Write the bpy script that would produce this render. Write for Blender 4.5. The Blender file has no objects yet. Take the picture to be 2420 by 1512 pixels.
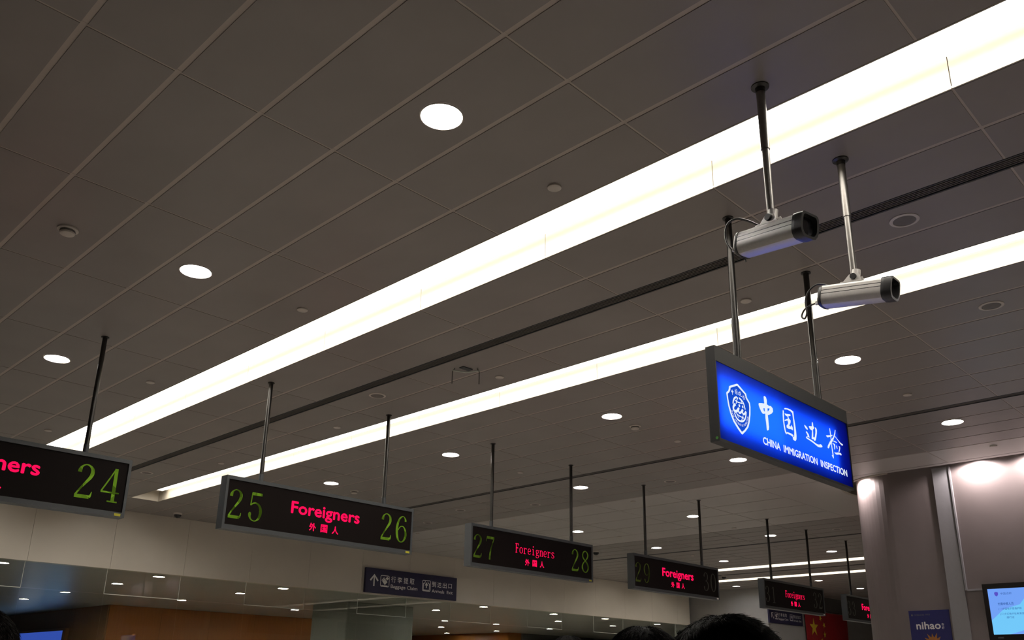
import bpy, bmesh, math, random
from mathutils import Vector, Matrix
from mathutils.geometry import tessellate_polygon
random.seed(7)
S = bpy.context.scene
COL = S.collection

# ------------------------------------------------------------------ camera
CZ = 1.60                      # eye height above the floor
YAW, PITCH, ROLL = 0.7954983, 0.3173562, 0.0164465
ca, sa, cb, sb = math.cos(YAW), math.sin(YAW), math.cos(PITCH), math.sin(PITCH)
fw = Vector((sa*cb, ca*cb, sb)); rt = Vector((ca, -sa, 0)); up = rt.cross(fw)
cr, sr = math.cos(ROLL), math.sin(ROLL)
rt, up = cr*rt + sr*up, -sr*rt + cr*up
cam = bpy.data.cameras.new('camera'); cam_o = bpy.data.objects.new('camera', cam); COL.objects.link(cam_o)
cam_o.matrix_world = Matrix(((rt.x, up.x, -fw.x, 0), (rt.y, up.y, -fw.y, 0), (rt.z, up.z, -fw.z, CZ), (0, 0, 0, 1)))
cam.sensor_width = 36; cam.lens = 36*2061.108/2420; cam.shift_y = 174.3247/2420
cam.clip_start = 0.05; cam.clip_end = 300
S.camera = cam_o
# ------------------------------------------------------------------ world, exposure
W = bpy.data.worlds.new('world'); S.world = W; W.use_nodes = True
W.node_tree.nodes['Background'].inputs[0].default_value = (0, 0, 0, 1)
S.view_settings.view_transform = 'Standard'; S.view_settings.look = 'None'
S.view_settings.gamma = 1.0; S.view_settings.use_curve_mapping = False
S.view_settings.exposure = 0.0
cy = S.cycles
cy.max_bounces = 4; cy.diffuse_bounces = 3; cy.glossy_bounces = 2; cy.transmission_bounces = 4; cy.transparent_max_bounces = 8
cy.use_light_tree = False; cy.use_adaptive_sampling = True; cy.adaptive_threshold = .03; cy.caustics_reflective = False; cy.caustics_refractive = False
L_TROUGH, L_DOWN, L_REAR = 10.5, 92.0, 260.0     # radiance of the light troughs and the downlights
TROUGH_COL, DOWN_COL = (1.0, .94, .84), (1.0, .96, .92)

H = CZ + 3.732                 # ceiling height above the floor
def Z(z): return CZ + z        # heights measured from the eye

# ------------------------------------------------------------------ materials
def mat(name, col, rough=.6, metal=0., spec=.5, noise=0., scale=20., bump=0., bscale=200., emit=None, estr=0., coat=0.):
    m = bpy.data.materials.new(name); m.use_nodes = True
    nt = m.node_tree; b = nt.nodes['Principled BSDF']
    b.inputs['Base Color'].default_value = (*col, 1); b.inputs['Roughness'].default_value = rough
    b.inputs['Metallic'].default_value = metal; b.inputs['Specular IOR Level'].default_value = spec
    if coat: b.inputs['Coat Weight'].default_value = coat
    if noise or bump:
        tc = nt.nodes.new('ShaderNodeTexCoord')
    if noise:
        n = nt.nodes.new('ShaderNodeTexNoise'); n.inputs['Scale'].default_value = scale; n.inputs['Detail'].default_value = 4
        nt.links.new(tc.outputs['Object'], n.inputs['Vector'])
        r = nt.nodes.new('ShaderNodeMapRange'); r.inputs['From Min'].default_value = .3; r.inputs['From Max'].default_value = .7
        r.inputs['To Min'].default_value = 1-noise; r.inputs['To Max'].default_value = 1+noise
        nt.links.new(n.outputs['Fac'], r.inputs['Value'])
        x = nt.nodes.new('ShaderNodeVectorMath'); x.operation = 'SCALE'; x.inputs[0].default_value = col
        nt.links.new(r.outputs['Result'], x.inputs['Scale']); nt.links.new(x.outputs['Vector'], b.inputs['Base Color'])
    if bump:
        n = nt.nodes.new('ShaderNodeTexNoise'); n.inputs['Scale'].default_value = bscale
        nt.links.new(tc.outputs['Object'], n.inputs['Vector'])
        u = nt.nodes.new('ShaderNodeBump'); u.inputs['Strength'].default_value = bump; u.inputs['Distance'].default_value = .002
        nt.links.new(n.outputs['Fac'], u.inputs['Height']); nt.links.new(u.outputs['Normal'], b.inputs['Normal'])
    if emit:
        b.inputs['Emission Color'].default_value = (*emit, 1); b.inputs['Emission Strength'].default_value = estr
    return m
def glow(name, col, s, lamp=False):
    m = bpy.data.materials.new(name); m.use_nodes = True; nt = m.node_tree; nt.nodes.clear()
    e = nt.nodes.new('ShaderNodeEmission'); e.inputs[0].default_value = (*col, 1); e.inputs[1].default_value = s
    o = nt.nodes.new('ShaderNodeOutputMaterial'); nt.links.new(e.outputs[0], o.inputs[0])
    if not lamp: m.cycles.emission_sampling = 'NONE'
    return m
def led_green(name, col, lo, hi):      # worn number modules: some cells glow, some are nearly dead
    m = glow(name, col, 1.); nt = m.node_tree; e = [n for n in nt.nodes if n.type == 'EMISSION'][0]
    tc = nt.nodes.new('ShaderNodeTexCoord'); n = nt.nodes.new('ShaderNodeTexVoronoi'); n.inputs['Scale'].default_value = 10
    nt.links.new(tc.outputs['Object'], n.inputs['Vector'])
    s = nt.nodes.new('ShaderNodeSeparateColor'); nt.links.new(n.outputs['Color'], s.inputs[0])
    r = nt.nodes.new('ShaderNodeMapRange'); r.inputs['To Min'].default_value = lo; r.inputs['To Max'].default_value = hi
    nt.links.new(s.outputs[0], r.inputs['Value']); nt.links.new(r.outputs['Result'], e.inputs[1]); return m
def glass(name, tint, ior=1.5):
    m = bpy.data.materials.new(name); m.use_nodes = True; nt = m.node_tree; nt.nodes.clear()
    t = nt.nodes.new('ShaderNodeBsdfTransparent'); t.inputs[0].default_value = (*tint, 1)
    g = nt.nodes.new('ShaderNodeBsdfGlossy'); g.inputs['Roughness'].default_value = .0
    f = nt.nodes.new('ShaderNodeFresnel'); f.inputs[0].default_value = ior
    x = nt.nodes.new('ShaderNodeMixShader'); o = nt.nodes.new('ShaderNodeOutputMaterial')
    ge = nt.nodes.new('ShaderNodeNewGeometry'); mu = nt.nodes.new('ShaderNodeMath'); mu.operation = 'MULTIPLY_ADD'   # entry face only
    mu.inputs[1].default_value = -1.; mu.inputs[2].default_value = 1.; nt.links.new(ge.outputs['Backfacing'], mu.inputs[0])
    m2_ = nt.nodes.new('ShaderNodeMath'); m2_.operation = 'MULTIPLY'; nt.links.new(mu.outputs[0], m2_.inputs[0]); nt.links.new(f.outputs[0], m2_.inputs[1])
    nt.links.new(m2_.outputs[0], x.inputs[0]); nt.links.new(t.outputs[0], x.inputs[1]); nt.links.new(g.outputs[0], x.inputs[2])
    nt.links.new(x.outputs[0], o.inputs[0]); return m
def lightbox_film(name, col):          # blue acrylic lit from behind by the lamp inside the box
    m = bpy.data.materials.new(name); m.use_nodes = True; nt = m.node_tree; nt.nodes.clear()
    t = nt.nodes.new('ShaderNodeBsdfTranslucent'); t.inputs[0].default_value = (*col, 1)
    d = nt.nodes.new('ShaderNodeBsdfPrincipled'); d.inputs['Base Color'].default_value = (.004, .008, .06, 1); d.inputs['Roughness'].default_value = .35
    x = nt.nodes.new('ShaderNodeMixShader'); x.inputs[0].default_value = .2
    o = nt.nodes.new('ShaderNodeOutputMaterial')
    nt.links.new(t.outputs[0], x.inputs[1]); nt.links.new(d.outputs[0], x.inputs[2]); nt.links.new(x.outputs[0], o.inputs[0]); return m
def wood(name, a, b_):
    m = mat(name, a, .45); nt = m.node_tree; b = nt.nodes['Principled BSDF']
    tc = nt.nodes.new('ShaderNodeTexCoord'); mp = nt.nodes.new('ShaderNodeMapping'); mp.inputs['Scale'].default_value = (6, 6, .4)
    n = nt.nodes.new('ShaderNodeTexNoise'); n.inputs['Scale'].default_value = 3; n.inputs['Detail'].default_value = 6
    r = nt.nodes.new('ShaderNodeValToRGB'); r.color_ramp.elements[0].color = (*a, 1); r.color_ramp.elements[1].color = (*b_, 1)
    nt.links.new(tc.outputs['Object'], mp.inputs[0]); nt.links.new(mp.outputs[0], n.inputs['Vector'])
    nt.links.new(n.outputs['Fac'], r.inputs[0]); nt.links.new(r.outputs[0], b.inputs['Base Color']); return m
M = dict(
    tile=mat('perforated_metal_tile', (.275, .248, .234), .40, spec=.6, noise=.05, scale=1.5, bump=.12, bscale=420),
    runner=mat('ceiling_runner_paint', (.50, .435, .39), .45),
    plain=mat('plain_ceiling_panel', (.56, .53, .51), .40, spec=.5, noise=.03, scale=.8),
    deck=mat('plenum_deck', (.25, .24, .23), .9, noise=.05),
    trough=mat('trough_white', (.50, .455, .385), .6, noise=.02),
    strip=glow('trough_lamp', TROUGH_COL, L_TROUGH, True),
    lens=glow('downlight_lens', DOWN_COL, L_DOWN, True),
    lens2=glow('rear_downlight_lens', (1, .94, .84), L_REAR, True),
    white=mat('white_enamel', (.62, .57, .52), .4, noise=.03),
    reflector=mat('reflector', (.85, .83, .8), .25, metal=.6, noise=.02),
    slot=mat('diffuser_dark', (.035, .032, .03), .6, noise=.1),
    blade=mat('diffuser_blade', (.16, .145, .135), .5, noise=.05),
    fascia=mat('fascia_panel', (.72, .665, .58), .42, spec=.4, noise=.03, scale=1.2),
    wall=mat('wall_paint', (.45, .41, .37), .7, noise=.04, scale=2),
    greywall=mat('grey_wall_panel', (.36, .35, .345), .45, noise=.03, scale=2),
    pier=mat('pier_panel', (.185, .158, .153), .45, noise=.03, scale=3),
    pierstrip=mat('pier_strip_metal', (.27, .268, .278), .4, noise=.02),
    floor=mat('floor_stone', (.42, .39, .36), .35, noise=.12, scale=1.5),
    pole=mat('steel_pole', (.24, .23, .22), .36, metal=.9, noise=.06, scale=40),
    darkpole=mat('dark_steel_pole', (.062, .060, .058), .33, metal=.9, noise=.06, scale=40),
    frame=mat('grey_powder_coat', (.060, .066, .072), .45, metal=.1, noise=.04, scale=60),
    chframe=mat('charcoal_powder_coat', (.022, .022, .022), .55, metal=.0, noise=.05, scale=60),
    screen=mat('led_screen', (.009, .006, .0055), .55, spec=.08, noise=.1, scale=120),
    red=glow('led_red', (1, .004, .075), 1.35),
    green=led_green('led_green', (.24, .45, .03), .10, .52),
    green2=led_green('led_green_weak', (.20, .33, .03), .05, .30),
    green3=led_green('led_green_dying', (.11, .13, .025), .08, .30),
    green4=mat('led_number_unlit', (.045, .048, .034), .5, noise=.1),
    sticker=mat('yellow_sticker', (.55, .50, .03), .6, noise=.05),
    film=lightbox_film('lightbox_blue', (.005, .080, 1.0)),
    boxin=mat('lightbox_inside', (.8, .8, .8), .6, noise=.02),
    letter=glow('lightbox_letter', (.80, .88, 1.0), 1.0),
    shieldblue=glow('emblem_blue', (.008, .075, .62), 1.0),
    greendot=mat('green_dot', (.10, .40, .06), .5, noise=.05),
    camsilver=mat('housing_aluminium', (.62, .60, .58), .38, metal=.35, noise=.03, scale=50),
    black=mat('black_plastic', (.02, .02, .021), .35, noise=.1),
    camglass=mat('camera_window', (.015, .015, .017), .05, noise=.05),
    cable=mat('black_cable', (.018, .017, .017), .45, noise=.1),
    tie=mat('cable_tie', (.6, .6, .58), .5, noise=.05),
    navy=mat('navy_sign', (.013, .010, .052), .5, noise=.05),
    signwhite=mat('sign_white', (.88, .86, .84), .5, noise=.03),
    glass=glass('pane_glass', (.90, .93, .90)),
    edge=mat('glass_edge', (.62, .66, .60), .2, noise=.03),
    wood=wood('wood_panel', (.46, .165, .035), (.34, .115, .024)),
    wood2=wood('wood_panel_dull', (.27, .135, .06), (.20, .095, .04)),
    rearceil=mat('rear_ceiling', (.46, .44, .40), .35, noise=.03, scale=1),
    pillar=mat('pillar_grey', (.20, .20, .17), .5, noise=.05),
    shutter=mat('shutter_grey', (.16, .155, .15), .5, metal=.3, noise=.1),
    flagred=mat('flag_red', (.36, .012, .016), .8, noise=.08, scale=6),
    flagyellow=mat('flag_yellow', (.80, .60, .04), .8, noise=.03),
    posterblue=mat('poster_blue', (.014, .016, .13), .5, noise=.04),
    orange=mat('orange_petal', (.42, .17, .028), .6, noise=.06),
    tvblack=mat('tv_bezel', (.012, .011, .012), .25, noise=.1),
    tvscreen=glow('tv_screen', (.17, .36, .92), 1.0),
    tvlight=glow('tv_screen_light', (.75, .95, 1.0), 1.0),
    tvpale=glow('tv_screen_pale', (.17, .58, .95), 1.0),
    tvtext=glow('tv_text', (.03, .10, .35), 1.0),
    tvlogo=glow('tv_logo', (.10, .08, .55), 1.0),
    dispblue=glow('display_blue', (.04, .09, .50), 1.0),
    dispwhite=glow('display_white', (.55, .75, 1.0), 1.0),
    skin=mat('skin', (.62, .37, .26), .5, noise=.05, scale=30),
    hair=mat('hair', (.006, .005, .0045), .65, spec=.15, noise=.2, scale=60),
    hairbrown=mat('hair_brown', (.012, .008, .006), .65, spec=.15, noise=.2, scale=60),
    cloth=mat('dark_cloth', (.03, .032, .04), .8, noise=.1, scale=40),
    eye=mat('eye_white', (.7, .68, .65), .2, noise=.02),
    wash=glow('wall_wash_lens', (1, .86, .84), 30.),
)

# ------------------------------------------------------------------ builders
def link(name, me, m, parent=None, loc=None):
    o = bpy.data.objects.new(name, me); COL.objects.link(o)
    if m is not None and not me.materials: me.materials.append(m)
    if parent is not None: o.parent = parent
    if loc is not None: o.location = loc
    return o
def tag(o, label=None, cat=None, group=None, kind=None):
    if label: o['label'] = label
    if cat: o['category'] = cat
    if group: o['group'] = group
    if kind: o['kind'] = kind
    return o
def thing(name, loc, label, cat, group=None):
    o = bpy.data.objects.new(name, None); COL.objects.link(o); o.location = loc; o.empty_display_size = .1
    return tag(o, label, cat, group)
def copy_tree(o, parent=None):
    c = o.copy(); COL.objects.link(c)
    if parent is not None: c.parent = parent
    for ch in list(o.children): copy_tree(ch, c)
    return c
class MB:                       # mesh collector, world coordinates
    def __init__(s): s.v, s.f, s.mi, s.cur = [], [], [], 0
    def face(s, pts):
        n = len(s.v); s.v += [tuple(p) for p in pts]; s.f.append(tuple(range(n, n+len(pts)))); s.mi.append(s.cur); return s
    def add(s, vs, fs):
        n = len(s.v); s.v += [tuple(p) for p in vs]; s.f += [tuple(i+n for i in f) for f in fs]; s.mi += [s.cur]*len(fs); return s
    def box(s, x, y, z, bev=0.):
        x0, x1 = x; y0, y1 = y; z0, z1 = z
        if not bev:
            return s.add([(x0,y0,z0),(x1,y0,z0),(x1,y1,z0),(x0,y1,z0),(x0,y0,z1),(x1,y0,z1),(x1,y1,z1),(x0,y1,z1)],
                         [(0,3,2,1),(4,5,6,7),(0,1,5,4),(1,2,6,5),(2,3,7,6),(3,0,4,7)])
        bm = bmesh.new(); bmesh.ops.create_cube(bm, size=1)
        for v in bm.verts: v.co = Vector(((x0+x1)/2+v.co.x*(x1-x0), (y0+y1)/2+v.co.y*(y1-y0), (z0+z1)/2+v.co.z*(z1-z0)))
        bmesh.ops.bevel(bm, geom=list(bm.edges), offset=bev, segments=2, profile=.5, affect='EDGES'); return s.bm(bm)
    def bm(s, bm):
        bm.verts.index_update(); s.add([v.co[:] for v in bm.verts], [[v.index for v in f.verts] for f in bm.faces]); bm.free(); return s
    def tube(s, pts, r, n=10, caps=True):
        pts = [Vector(p) for p in pts]; rs = r if isinstance(r, (list, tuple)) else [r]*len(pts); base = len(s.v); ref = None
        for i, p in enumerate(pts):
            t = (pts[min(i+1, len(pts)-1)] - pts[max(i-1, 0)]).normalized()
            if ref is None: ref = t.orthogonal().normalized()
            ref = (ref - t*ref.dot(t)).normalized(); b = t.cross(ref)
            for k in range(n):
                a = 2*math.pi*k/n; s.v.append(tuple(p + (ref*math.cos(a)+b*math.sin(a))*rs[i]))
        for i in range(len(pts)-1):
            for k in range(n):
                s.f.append((base+i*n+k, base+i*n+(k+1)%n, base+(i+1)*n+(k+1)%n, base+(i+1)*n+k)); s.mi.append(s.cur)
        if caps:
            s.f.append(tuple(base+k for k in range(n))[::-1]); s.mi.append(s.cur)
            s.f.append(tuple(base+(len(pts)-1)*n+k for k in range(n))); s.mi.append(s.cur)
        return s
    def lathe(s, c, prof, n=32):          # prof: (radius, z) going round; axis vertical
        base = len(s.v); c = Vector(c)
        for r, z in prof:
            for k in range(n):
                a = 2*math.pi*k/n; s.v.append((c.x+r*math.cos(a), c.y+r*math.sin(a), c.z+z))
        for i in range(len(prof)-1):
            for k in range(n):
                s.f.append((base+i*n+k, base+i*n+(k+1)%n, base+(i+1)*n+(k+1)%n, base+(i+1)*n+k)); s.mi.append(s.cur)
        return s
    def disc(s, c, r, n=32):
        return s.face([(c[0]+r*math.cos(2*math.pi*k/n), c[1]-r*math.sin(2*math.pi*k/n), c[2]) for k in range(n)])
    def mesh(s, off=(0, 0, 0)):
        me = bpy.data.meshes.new('m'); o = Vector(off); me.from_pydata([tuple(Vector(v)-o) for v in s.v], [], s.f); me.update(); return me
    def build(s, name, m, parent=None, smooth=False, kind=None, mats=None):
        off = parent.matrix_world.translation if False else (abs_loc(parent) if parent else Vector((0,0,0)))
        me = s.mesh(off); me.name = name
        if mats:
            for q in mats: me.materials.append(q)
            for p, i in zip(me.polygons, s.mi): p.material_index = i
        if smooth:
            for p in me.polygons: p.use_smooth = True
            if hasattr(me, 'set_sharp_from_angle'): me.set_sharp_from_angle(angle=math.radians(40))
        o = link(name, me, m, parent)
        if kind: o['kind'] = kind
        return o
def abs_loc(o):
    p = Vector((0, 0, 0))
    while o is not None: p += o.location; o = o.parent
    return p
def solid(name, label, cat, mb, m, base, smooth=False, group=None):   # a thing that is a single mesh, origin at its base
    me = mb.mesh(base); me.name = name
    if smooth:
        for p in me.polygons: p.use_smooth = True
        me.set_sharp_from_angle(angle=math.radians(40))
    o = link(name, me, m, None, base); return tag(o, label, cat, group)
# flat shapes on a plane: o = origin, u / v = unit axes
class Plane:
    def __init__(s, o, u, v): s.o, s.u, s.v = Vector(o), Vector(u), Vector(v); s.n = s.u.cross(s.v)
    def at(s, a, b, d=0.): return s.o + s.u*a + s.v*b + s.n*d
def fill(mb, pl, loops, d):
    tri = tessellate_polygon([[Vector((a, b, 0)) for a, b in lp] for lp in loops])
    pts = [p for lp in loops for p in lp]; n = len(mb.v)
    mb.v += [tuple(pl.at(a, b, d)) for a, b in pts]
    for t in tri:
        A, B_, C_ = [pts[i] for i in t]
        if (B_[0]-A[0])*(C_[1]-A[1])-(B_[1]-A[1])*(C_[0]-A[0]) < 0: t = (t[0], t[2], t[1])
        mb.f.append(tuple(n+i for i in t)); mb.mi.append(mb.cur)
    return mb
def catmull(p, k=6):
    if len(p) < 3: return list(p)
    q = [p[0]]+list(p)+[p[-1]]; out = []
    for i in range(1, len(q)-2):
        for j in range(k):
            t = j/k; out.append(tuple(.5*((2*b)+(-a+c)*t+(2*a-5*b+4*c-d)*t*t+(-a+3*b-3*c+d)*t**3) for a, b, c, d in zip(q[i-1], q[i], q[i+1], q[i+2])))
    out.append(tuple(p[-1])); return out
def stroke(mb, pl, pts, d, w=None, smooth=True):   # pts (x, y[, width])
    p = [(a[0], a[1], a[2] if len(a) > 2 else w) for a in pts]
    if smooth: p = catmull(p)
    L, R_ = [], []
    for i, (x, y, ww) in enumerate(p):
        x0, y0, _ = p[max(i-1, 0)]; x1, y1, _ = p[min(i+1, len(p)-1)]
        dx, dy = x1-x0, y1-y0; l = math.hypot(dx, dy) or 1; nx, ny = -dy/l*ww/2, dx/l*ww/2
        L.append((x+nx, y+ny)); R_.append((x-nx, y-ny))
    n = len(mb.v); k = len(p)
    mb.v += [tuple(pl.at(a, b, d)) for a, b in L+R_]
    for i in range(k-1): mb.f.append((n+i, n+k+i, n+k+i+1, n+i+1)); mb.mi.append(mb.cur)
    return mb
_tc = {}
def text_mesh(body, bold=0., spacing=1.):
    key = (body, bold, spacing)
    if key not in _tc:
        c = bpy.data.curves.new('t', 'FONT'); c.body = body; c.size = 1; c.offset = bold; c.resolution_u = 3; c.space_character = spacing
        o = bpy.data.objects.new('t', c); COL.objects.link(o); bpy.context.view_layer.update()
        e = o.evaluated_get(bpy.context.evaluated_depsgraph_get()); me = e.to_mesh()
        vs = [(v.co.x, v.co.y) for v in me.vertices]; fs = [tuple(p.vertices) for p in me.polygons]; e.to_mesh_clear()
        bpy.data.objects.remove(o); bpy.data.curves.remove(c)
        x0 = min(v[0] for v in vs); x1 = max(v[0] for v in vs); y0 = min(v[1] for v in vs); y1 = max(v[1] for v in vs)
        _tc[key] = ([((x-x0)/(x1-x0), (y-y0)/(y1-y0)) for x, y in vs], fs, (x1-x0)/(y1-y0))
    return _tc[key]
def text(mb, pl, body, a0, b0, w, h, d, bold=0., spacing=1., rot=0.):   # fits the ink of the text into the given box
    vs, fs, _ = text_mesh(body, 0., spacing)
    c, s_ = math.cos(rot), math.sin(rot); e = bold*h
    for i, (ex, ey) in enumerate(((0, 0), (-1, 0), (1, 0), (0, -1), (0, 1)) if bold else ((0, 0),)):    # heavier weight: overlaid shifted copies
        n = len(mb.v)
        for x, y in vs:
            x_, y_ = (x-.5)*(w-2*e)+ex*e, (y-.5)*(h-2*e)+ey*e
            if rot: x_, y_ = x_*c-y_*s_, x_*s_+y_*c
            mb.v.append(tuple(pl.at(a0+w/2+x_, b0+h/2+y_, d+i*.00012)))
        mb.f += [tuple(n+k for k in f) for f in fs]; mb.mi += [mb.cur]*len(fs)
    return mb
ORD = ['nearest', 'second', 'third', 'fourth', 'fifth', 'sixth', 'seventh', 'eighth', 'ninth']
# outlines of the lightbox emblem and brush characters (metres on the panel)
TR = {
'shield_out': [(0.315,0.524),(0.331,0.523),(0.448,0.473),(0.457,0.442),(0.498,0.41),(0.502,0.376),(0.493,0.312),(0.472,0.246),(0.447,0.199),(0.404,0.16),(0.345,0.118),(0.33,0.122),(0.278,0.153),(0.222,0.197),(0.186,0.249),(0.162,0.307),(0.151,0.361),(0.144,0.404),(0.148,0.414),(0.171,0.428),(0.185,0.447),(0.191,0.47),(0.207,0.48)],
'shield_in': [(0.315,0.507),(0.428,0.462),(0.44,0.431),(0.48,0.399),(0.481,0.364),(0.471,0.307),(0.449,0.241),(0.421,0.197),(0.378,0.161),(0.341,0.14),(0.298,0.167),(0.242,0.208),(0.206,0.257),(0.182,0.311),(0.169,0.365),(0.165,0.404),(0.191,0.423),(0.208,0.446),(0.213,0.464)],
'e_arc1': [(0.233,0.34),(0.243,0.37),(0.265,0.395),(0.298,0.409)],
'e_arc2': [(0.329,0.411),(0.371,0.397),(0.397,0.376),(0.414,0.335)],
'e_m1': [(0.313,0.41),(0.293,0.382),(0.282,0.352)],
'e_m2': [(0.266,0.377),(0.305,0.371),(0.381,0.375)],
'e_m3': [(0.338,0.41),(0.361,0.391),(0.368,0.372)],
'e_C': [(0.271,0.346),(0.241,0.325),(0.235,0.3),(0.254,0.286),(0.286,0.295),(0.311,0.32)],
'e_i1': [(0.32,0.328),(0.308,0.304),(0.321,0.288),(0.348,0.299),(0.371,0.324)],
'e_i2': [(0.378,0.327),(0.367,0.304),(0.382,0.29),(0.407,0.303),(0.423,0.322)],
'e_low': [(0.247,0.273),(0.264,0.243),(0.299,0.224),(0.343,0.224),(0.382,0.239),(0.412,0.273),(0.426,0.321)],
'e_l1': [(0.274,0.272),(0.316,0.262),(0.382,0.258)],
'e_l2': [(0.288,0.26),(0.309,0.241)],
'e_l3': [(0.374,0.275),(0.347,0.231)],
'e_txt': [(0.21,0.284),(0.228,0.245),(0.261,0.212),(0.308,0.194),(0.358,0.193),(0.404,0.214),(0.435,0.251),(0.449,0.285)],
'e_dots': [(0.327,0.347),(0.378,0.349)],
'e_small': [(0.234,0.433),(0.292,0.451),(0.35,0.45),(0.408,0.433)],
'zhong': [(0.742,0.528),(0.767,0.525),(0.779,0.501),(0.774,0.464),(0.808,0.459),(0.841,0.464),(0.869,0.452),(0.871,0.425),(0.845,0.402),(0.81,0.386),(0.789,0.376),(0.776,0.377),(0.779,0.331),(0.781,0.272),(0.774,0.248),(0.749,0.236),(0.74,0.244),(0.739,0.296),(0.733,0.34),(0.735,0.376),(0.696,0.365),(0.669,0.379),(0.646,0.409),(0.636,0.428),(0.641,0.443),(0.68,0.452),(0.732,0.461),(0.73,0.492),(0.73,0.519)],
'zhong_h1': [(0.709,0.414),(0.732,0.421),(0.731,0.391),(0.716,0.394)],
'zhong_h2': [(0.778,0.43),(0.815,0.439),(0.81,0.426),(0.78,0.403)],
'guo1': [(1.049,0.482),(1.061,0.469),(1.054,0.42),(1.053,0.365),(1.066,0.3),(1.082,0.28),(1.068,0.272),(1.05,0.287),(1.037,0.331),(1.032,0.381),(1.034,0.432),(1.041,0.471)],
'guo2': [(1.068,0.495),(1.08,0.505),(1.137,0.514),(1.185,0.515),(1.232,0.508),(1.234,0.46),(1.244,0.4),(1.251,0.34),(1.252,0.299),(1.245,0.266),(1.227,0.248),(1.2,0.247),(1.183,0.252),(1.18,0.273),(1.206,0.282),(1.216,0.318),(1.218,0.388),(1.215,0.449),(1.208,0.489),(1.175,0.499),(1.12,0.5),(1.075,0.491)],
'guo3': [(1.072,0.295),(1.113,0.298),(1.167,0.298),(1.197,0.291),(1.184,0.274),(1.144,0.281),(1.083,0.282)],
'guo4': [(1.069,0.455),(1.099,0.457),(1.163,0.468),(1.176,0.463),(1.16,0.45),(1.139,0.449),(1.13,0.437),(1.142,0.424),(1.167,0.414),(1.16,0.392),(1.134,0.362),(1.15,0.357),(1.173,0.367),(1.164,0.376),(1.181,0.374),(1.195,0.355),(1.194,0.333),(1.161,0.337),(1.118,0.33),(1.085,0.335),(1.085,0.353),(1.112,0.371),(1.118,0.386),(1.11,0.402),(1.067,0.388),(1.054,0.392),(1.091,0.409),(1.12,0.419),(1.116,0.437),(1.089,0.438),(1.074,0.444)],
'bian1': [(1.418,0.432),(1.445,0.429),(1.473,0.414),(1.478,0.402),(1.46,0.397),(1.434,0.406),(1.419,0.421)],
'bian2': [(1.574,0.494),(1.588,0.487),(1.59,0.458),(1.602,0.445),(1.597,0.435),(1.577,0.423),(1.574,0.384),(1.568,0.353),(1.594,0.355),(1.602,0.366),(1.62,0.406),(1.623,0.434),(1.616,0.452),(1.639,0.453),(1.656,0.438),(1.649,0.406),(1.632,0.369),(1.616,0.338),(1.597,0.324),(1.578,0.325),(1.571,0.335),(1.551,0.33),(1.534,0.334),(1.545,0.366),(1.558,0.411),(1.535,0.411),(1.512,0.42),(1.502,0.433),(1.506,0.44),(1.536,0.445),(1.562,0.449),(1.566,0.477)],
'bian3': [(1.438,0.378),(1.451,0.38),(1.482,0.362),(1.498,0.332),(1.479,0.333),(1.451,0.332),(1.447,0.326),(1.486,0.322),(1.548,0.316),(1.609,0.304),(1.647,0.302),(1.68,0.308),(1.695,0.315),(1.72,0.314),(1.734,0.302),(1.726,0.292),(1.681,0.282),(1.642,0.28),(1.606,0.288),(1.545,0.3),(1.484,0.308),(1.435,0.313),(1.426,0.322),(1.435,0.33),(1.461,0.337),(1.455,0.353),(1.436,0.367)],
'jian1': [(1.833,0.425),(1.9,0.439),(1.964,0.456),(1.966,0.45),(1.939,0.436),(1.888,0.42),(1.86,0.411),(1.837,0.415)],
'jian2': [(1.914,0.506),(1.926,0.512),(1.93,0.488),(1.935,0.448),(1.934,0.41),(1.933,0.372),(1.935,0.336),(1.941,0.299),(1.946,0.263),(1.944,0.235),(1.934,0.231),(1.909,0.254),(1.914,0.26),(1.926,0.256),(1.922,0.296),(1.919,0.338),(1.921,0.367),(1.919,0.407),(1.918,0.444),(1.915,0.485)],
'jian3': [(2.03,0.519),(2.041,0.518),(2.028,0.48),(2.003,0.446),(1.966,0.404),(1.925,0.371),(1.892,0.346),(1.87,0.318),(1.851,0.307),(1.835,0.312),(1.846,0.332),(1.884,0.369),(1.926,0.405),(1.974,0.437),(2.006,0.476)],
'jian4': [(2.012,0.458),(2.038,0.447),(2.075,0.43),(2.12,0.414),(2.168,0.407),(2.165,0.397),(2.143,0.391),(2.104,0.404),(2.06,0.427),(2.011,0.451)],
'jian5': [(1.973,0.404),(2.008,0.406),(2.044,0.401),(2.036,0.395),(1.998,0.395),(1.964,0.396)],
'jian6': [(1.94,0.377),(1.994,0.375),(1.996,0.354),(1.986,0.325),(1.971,0.321),(1.974,0.346),(1.971,0.364),(1.942,0.373)],
'jian7': [(2.017,0.37),(2.032,0.361),(2.039,0.34),(2.024,0.34),(2.014,0.357)],
'jian8': [(2.069,0.373),(2.096,0.371),(2.095,0.352),(2.074,0.319),(2.052,0.315),(2.068,0.337),(2.079,0.358)],
'jian9': [(1.962,0.296),(1.989,0.295),(2.055,0.31),(2.096,0.311),(2.113,0.3),(2.102,0.29),(2.064,0.292),(2.006,0.279),(1.98,0.282)],
}

# ================================================================== STRUCTURE
def struct(name, mb, m, parent=None, **k):
    o = mb.build(name, m, parent, **k)
    if parent is None: o['kind'] = 'structure'
    return o
XA, XB, YA, YB = -8., 46., -8., 62.
struct('floor', MB().box((XA, 62), (YA, YB), (-.2, 0)), M['floor'])
struct('wall_left', MB().box((XA-.3, XA), (YA, YB), (0, H+.6)), M['wall'])
struct('wall_back', MB().box((XA, XB), (YA-.3, YA), (0, H+.6)), M['wall'])
struct('wall_end', MB().box((XB, XB+.3), (YA, 17.7), (0, H+.6)), M['wall'])
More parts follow.
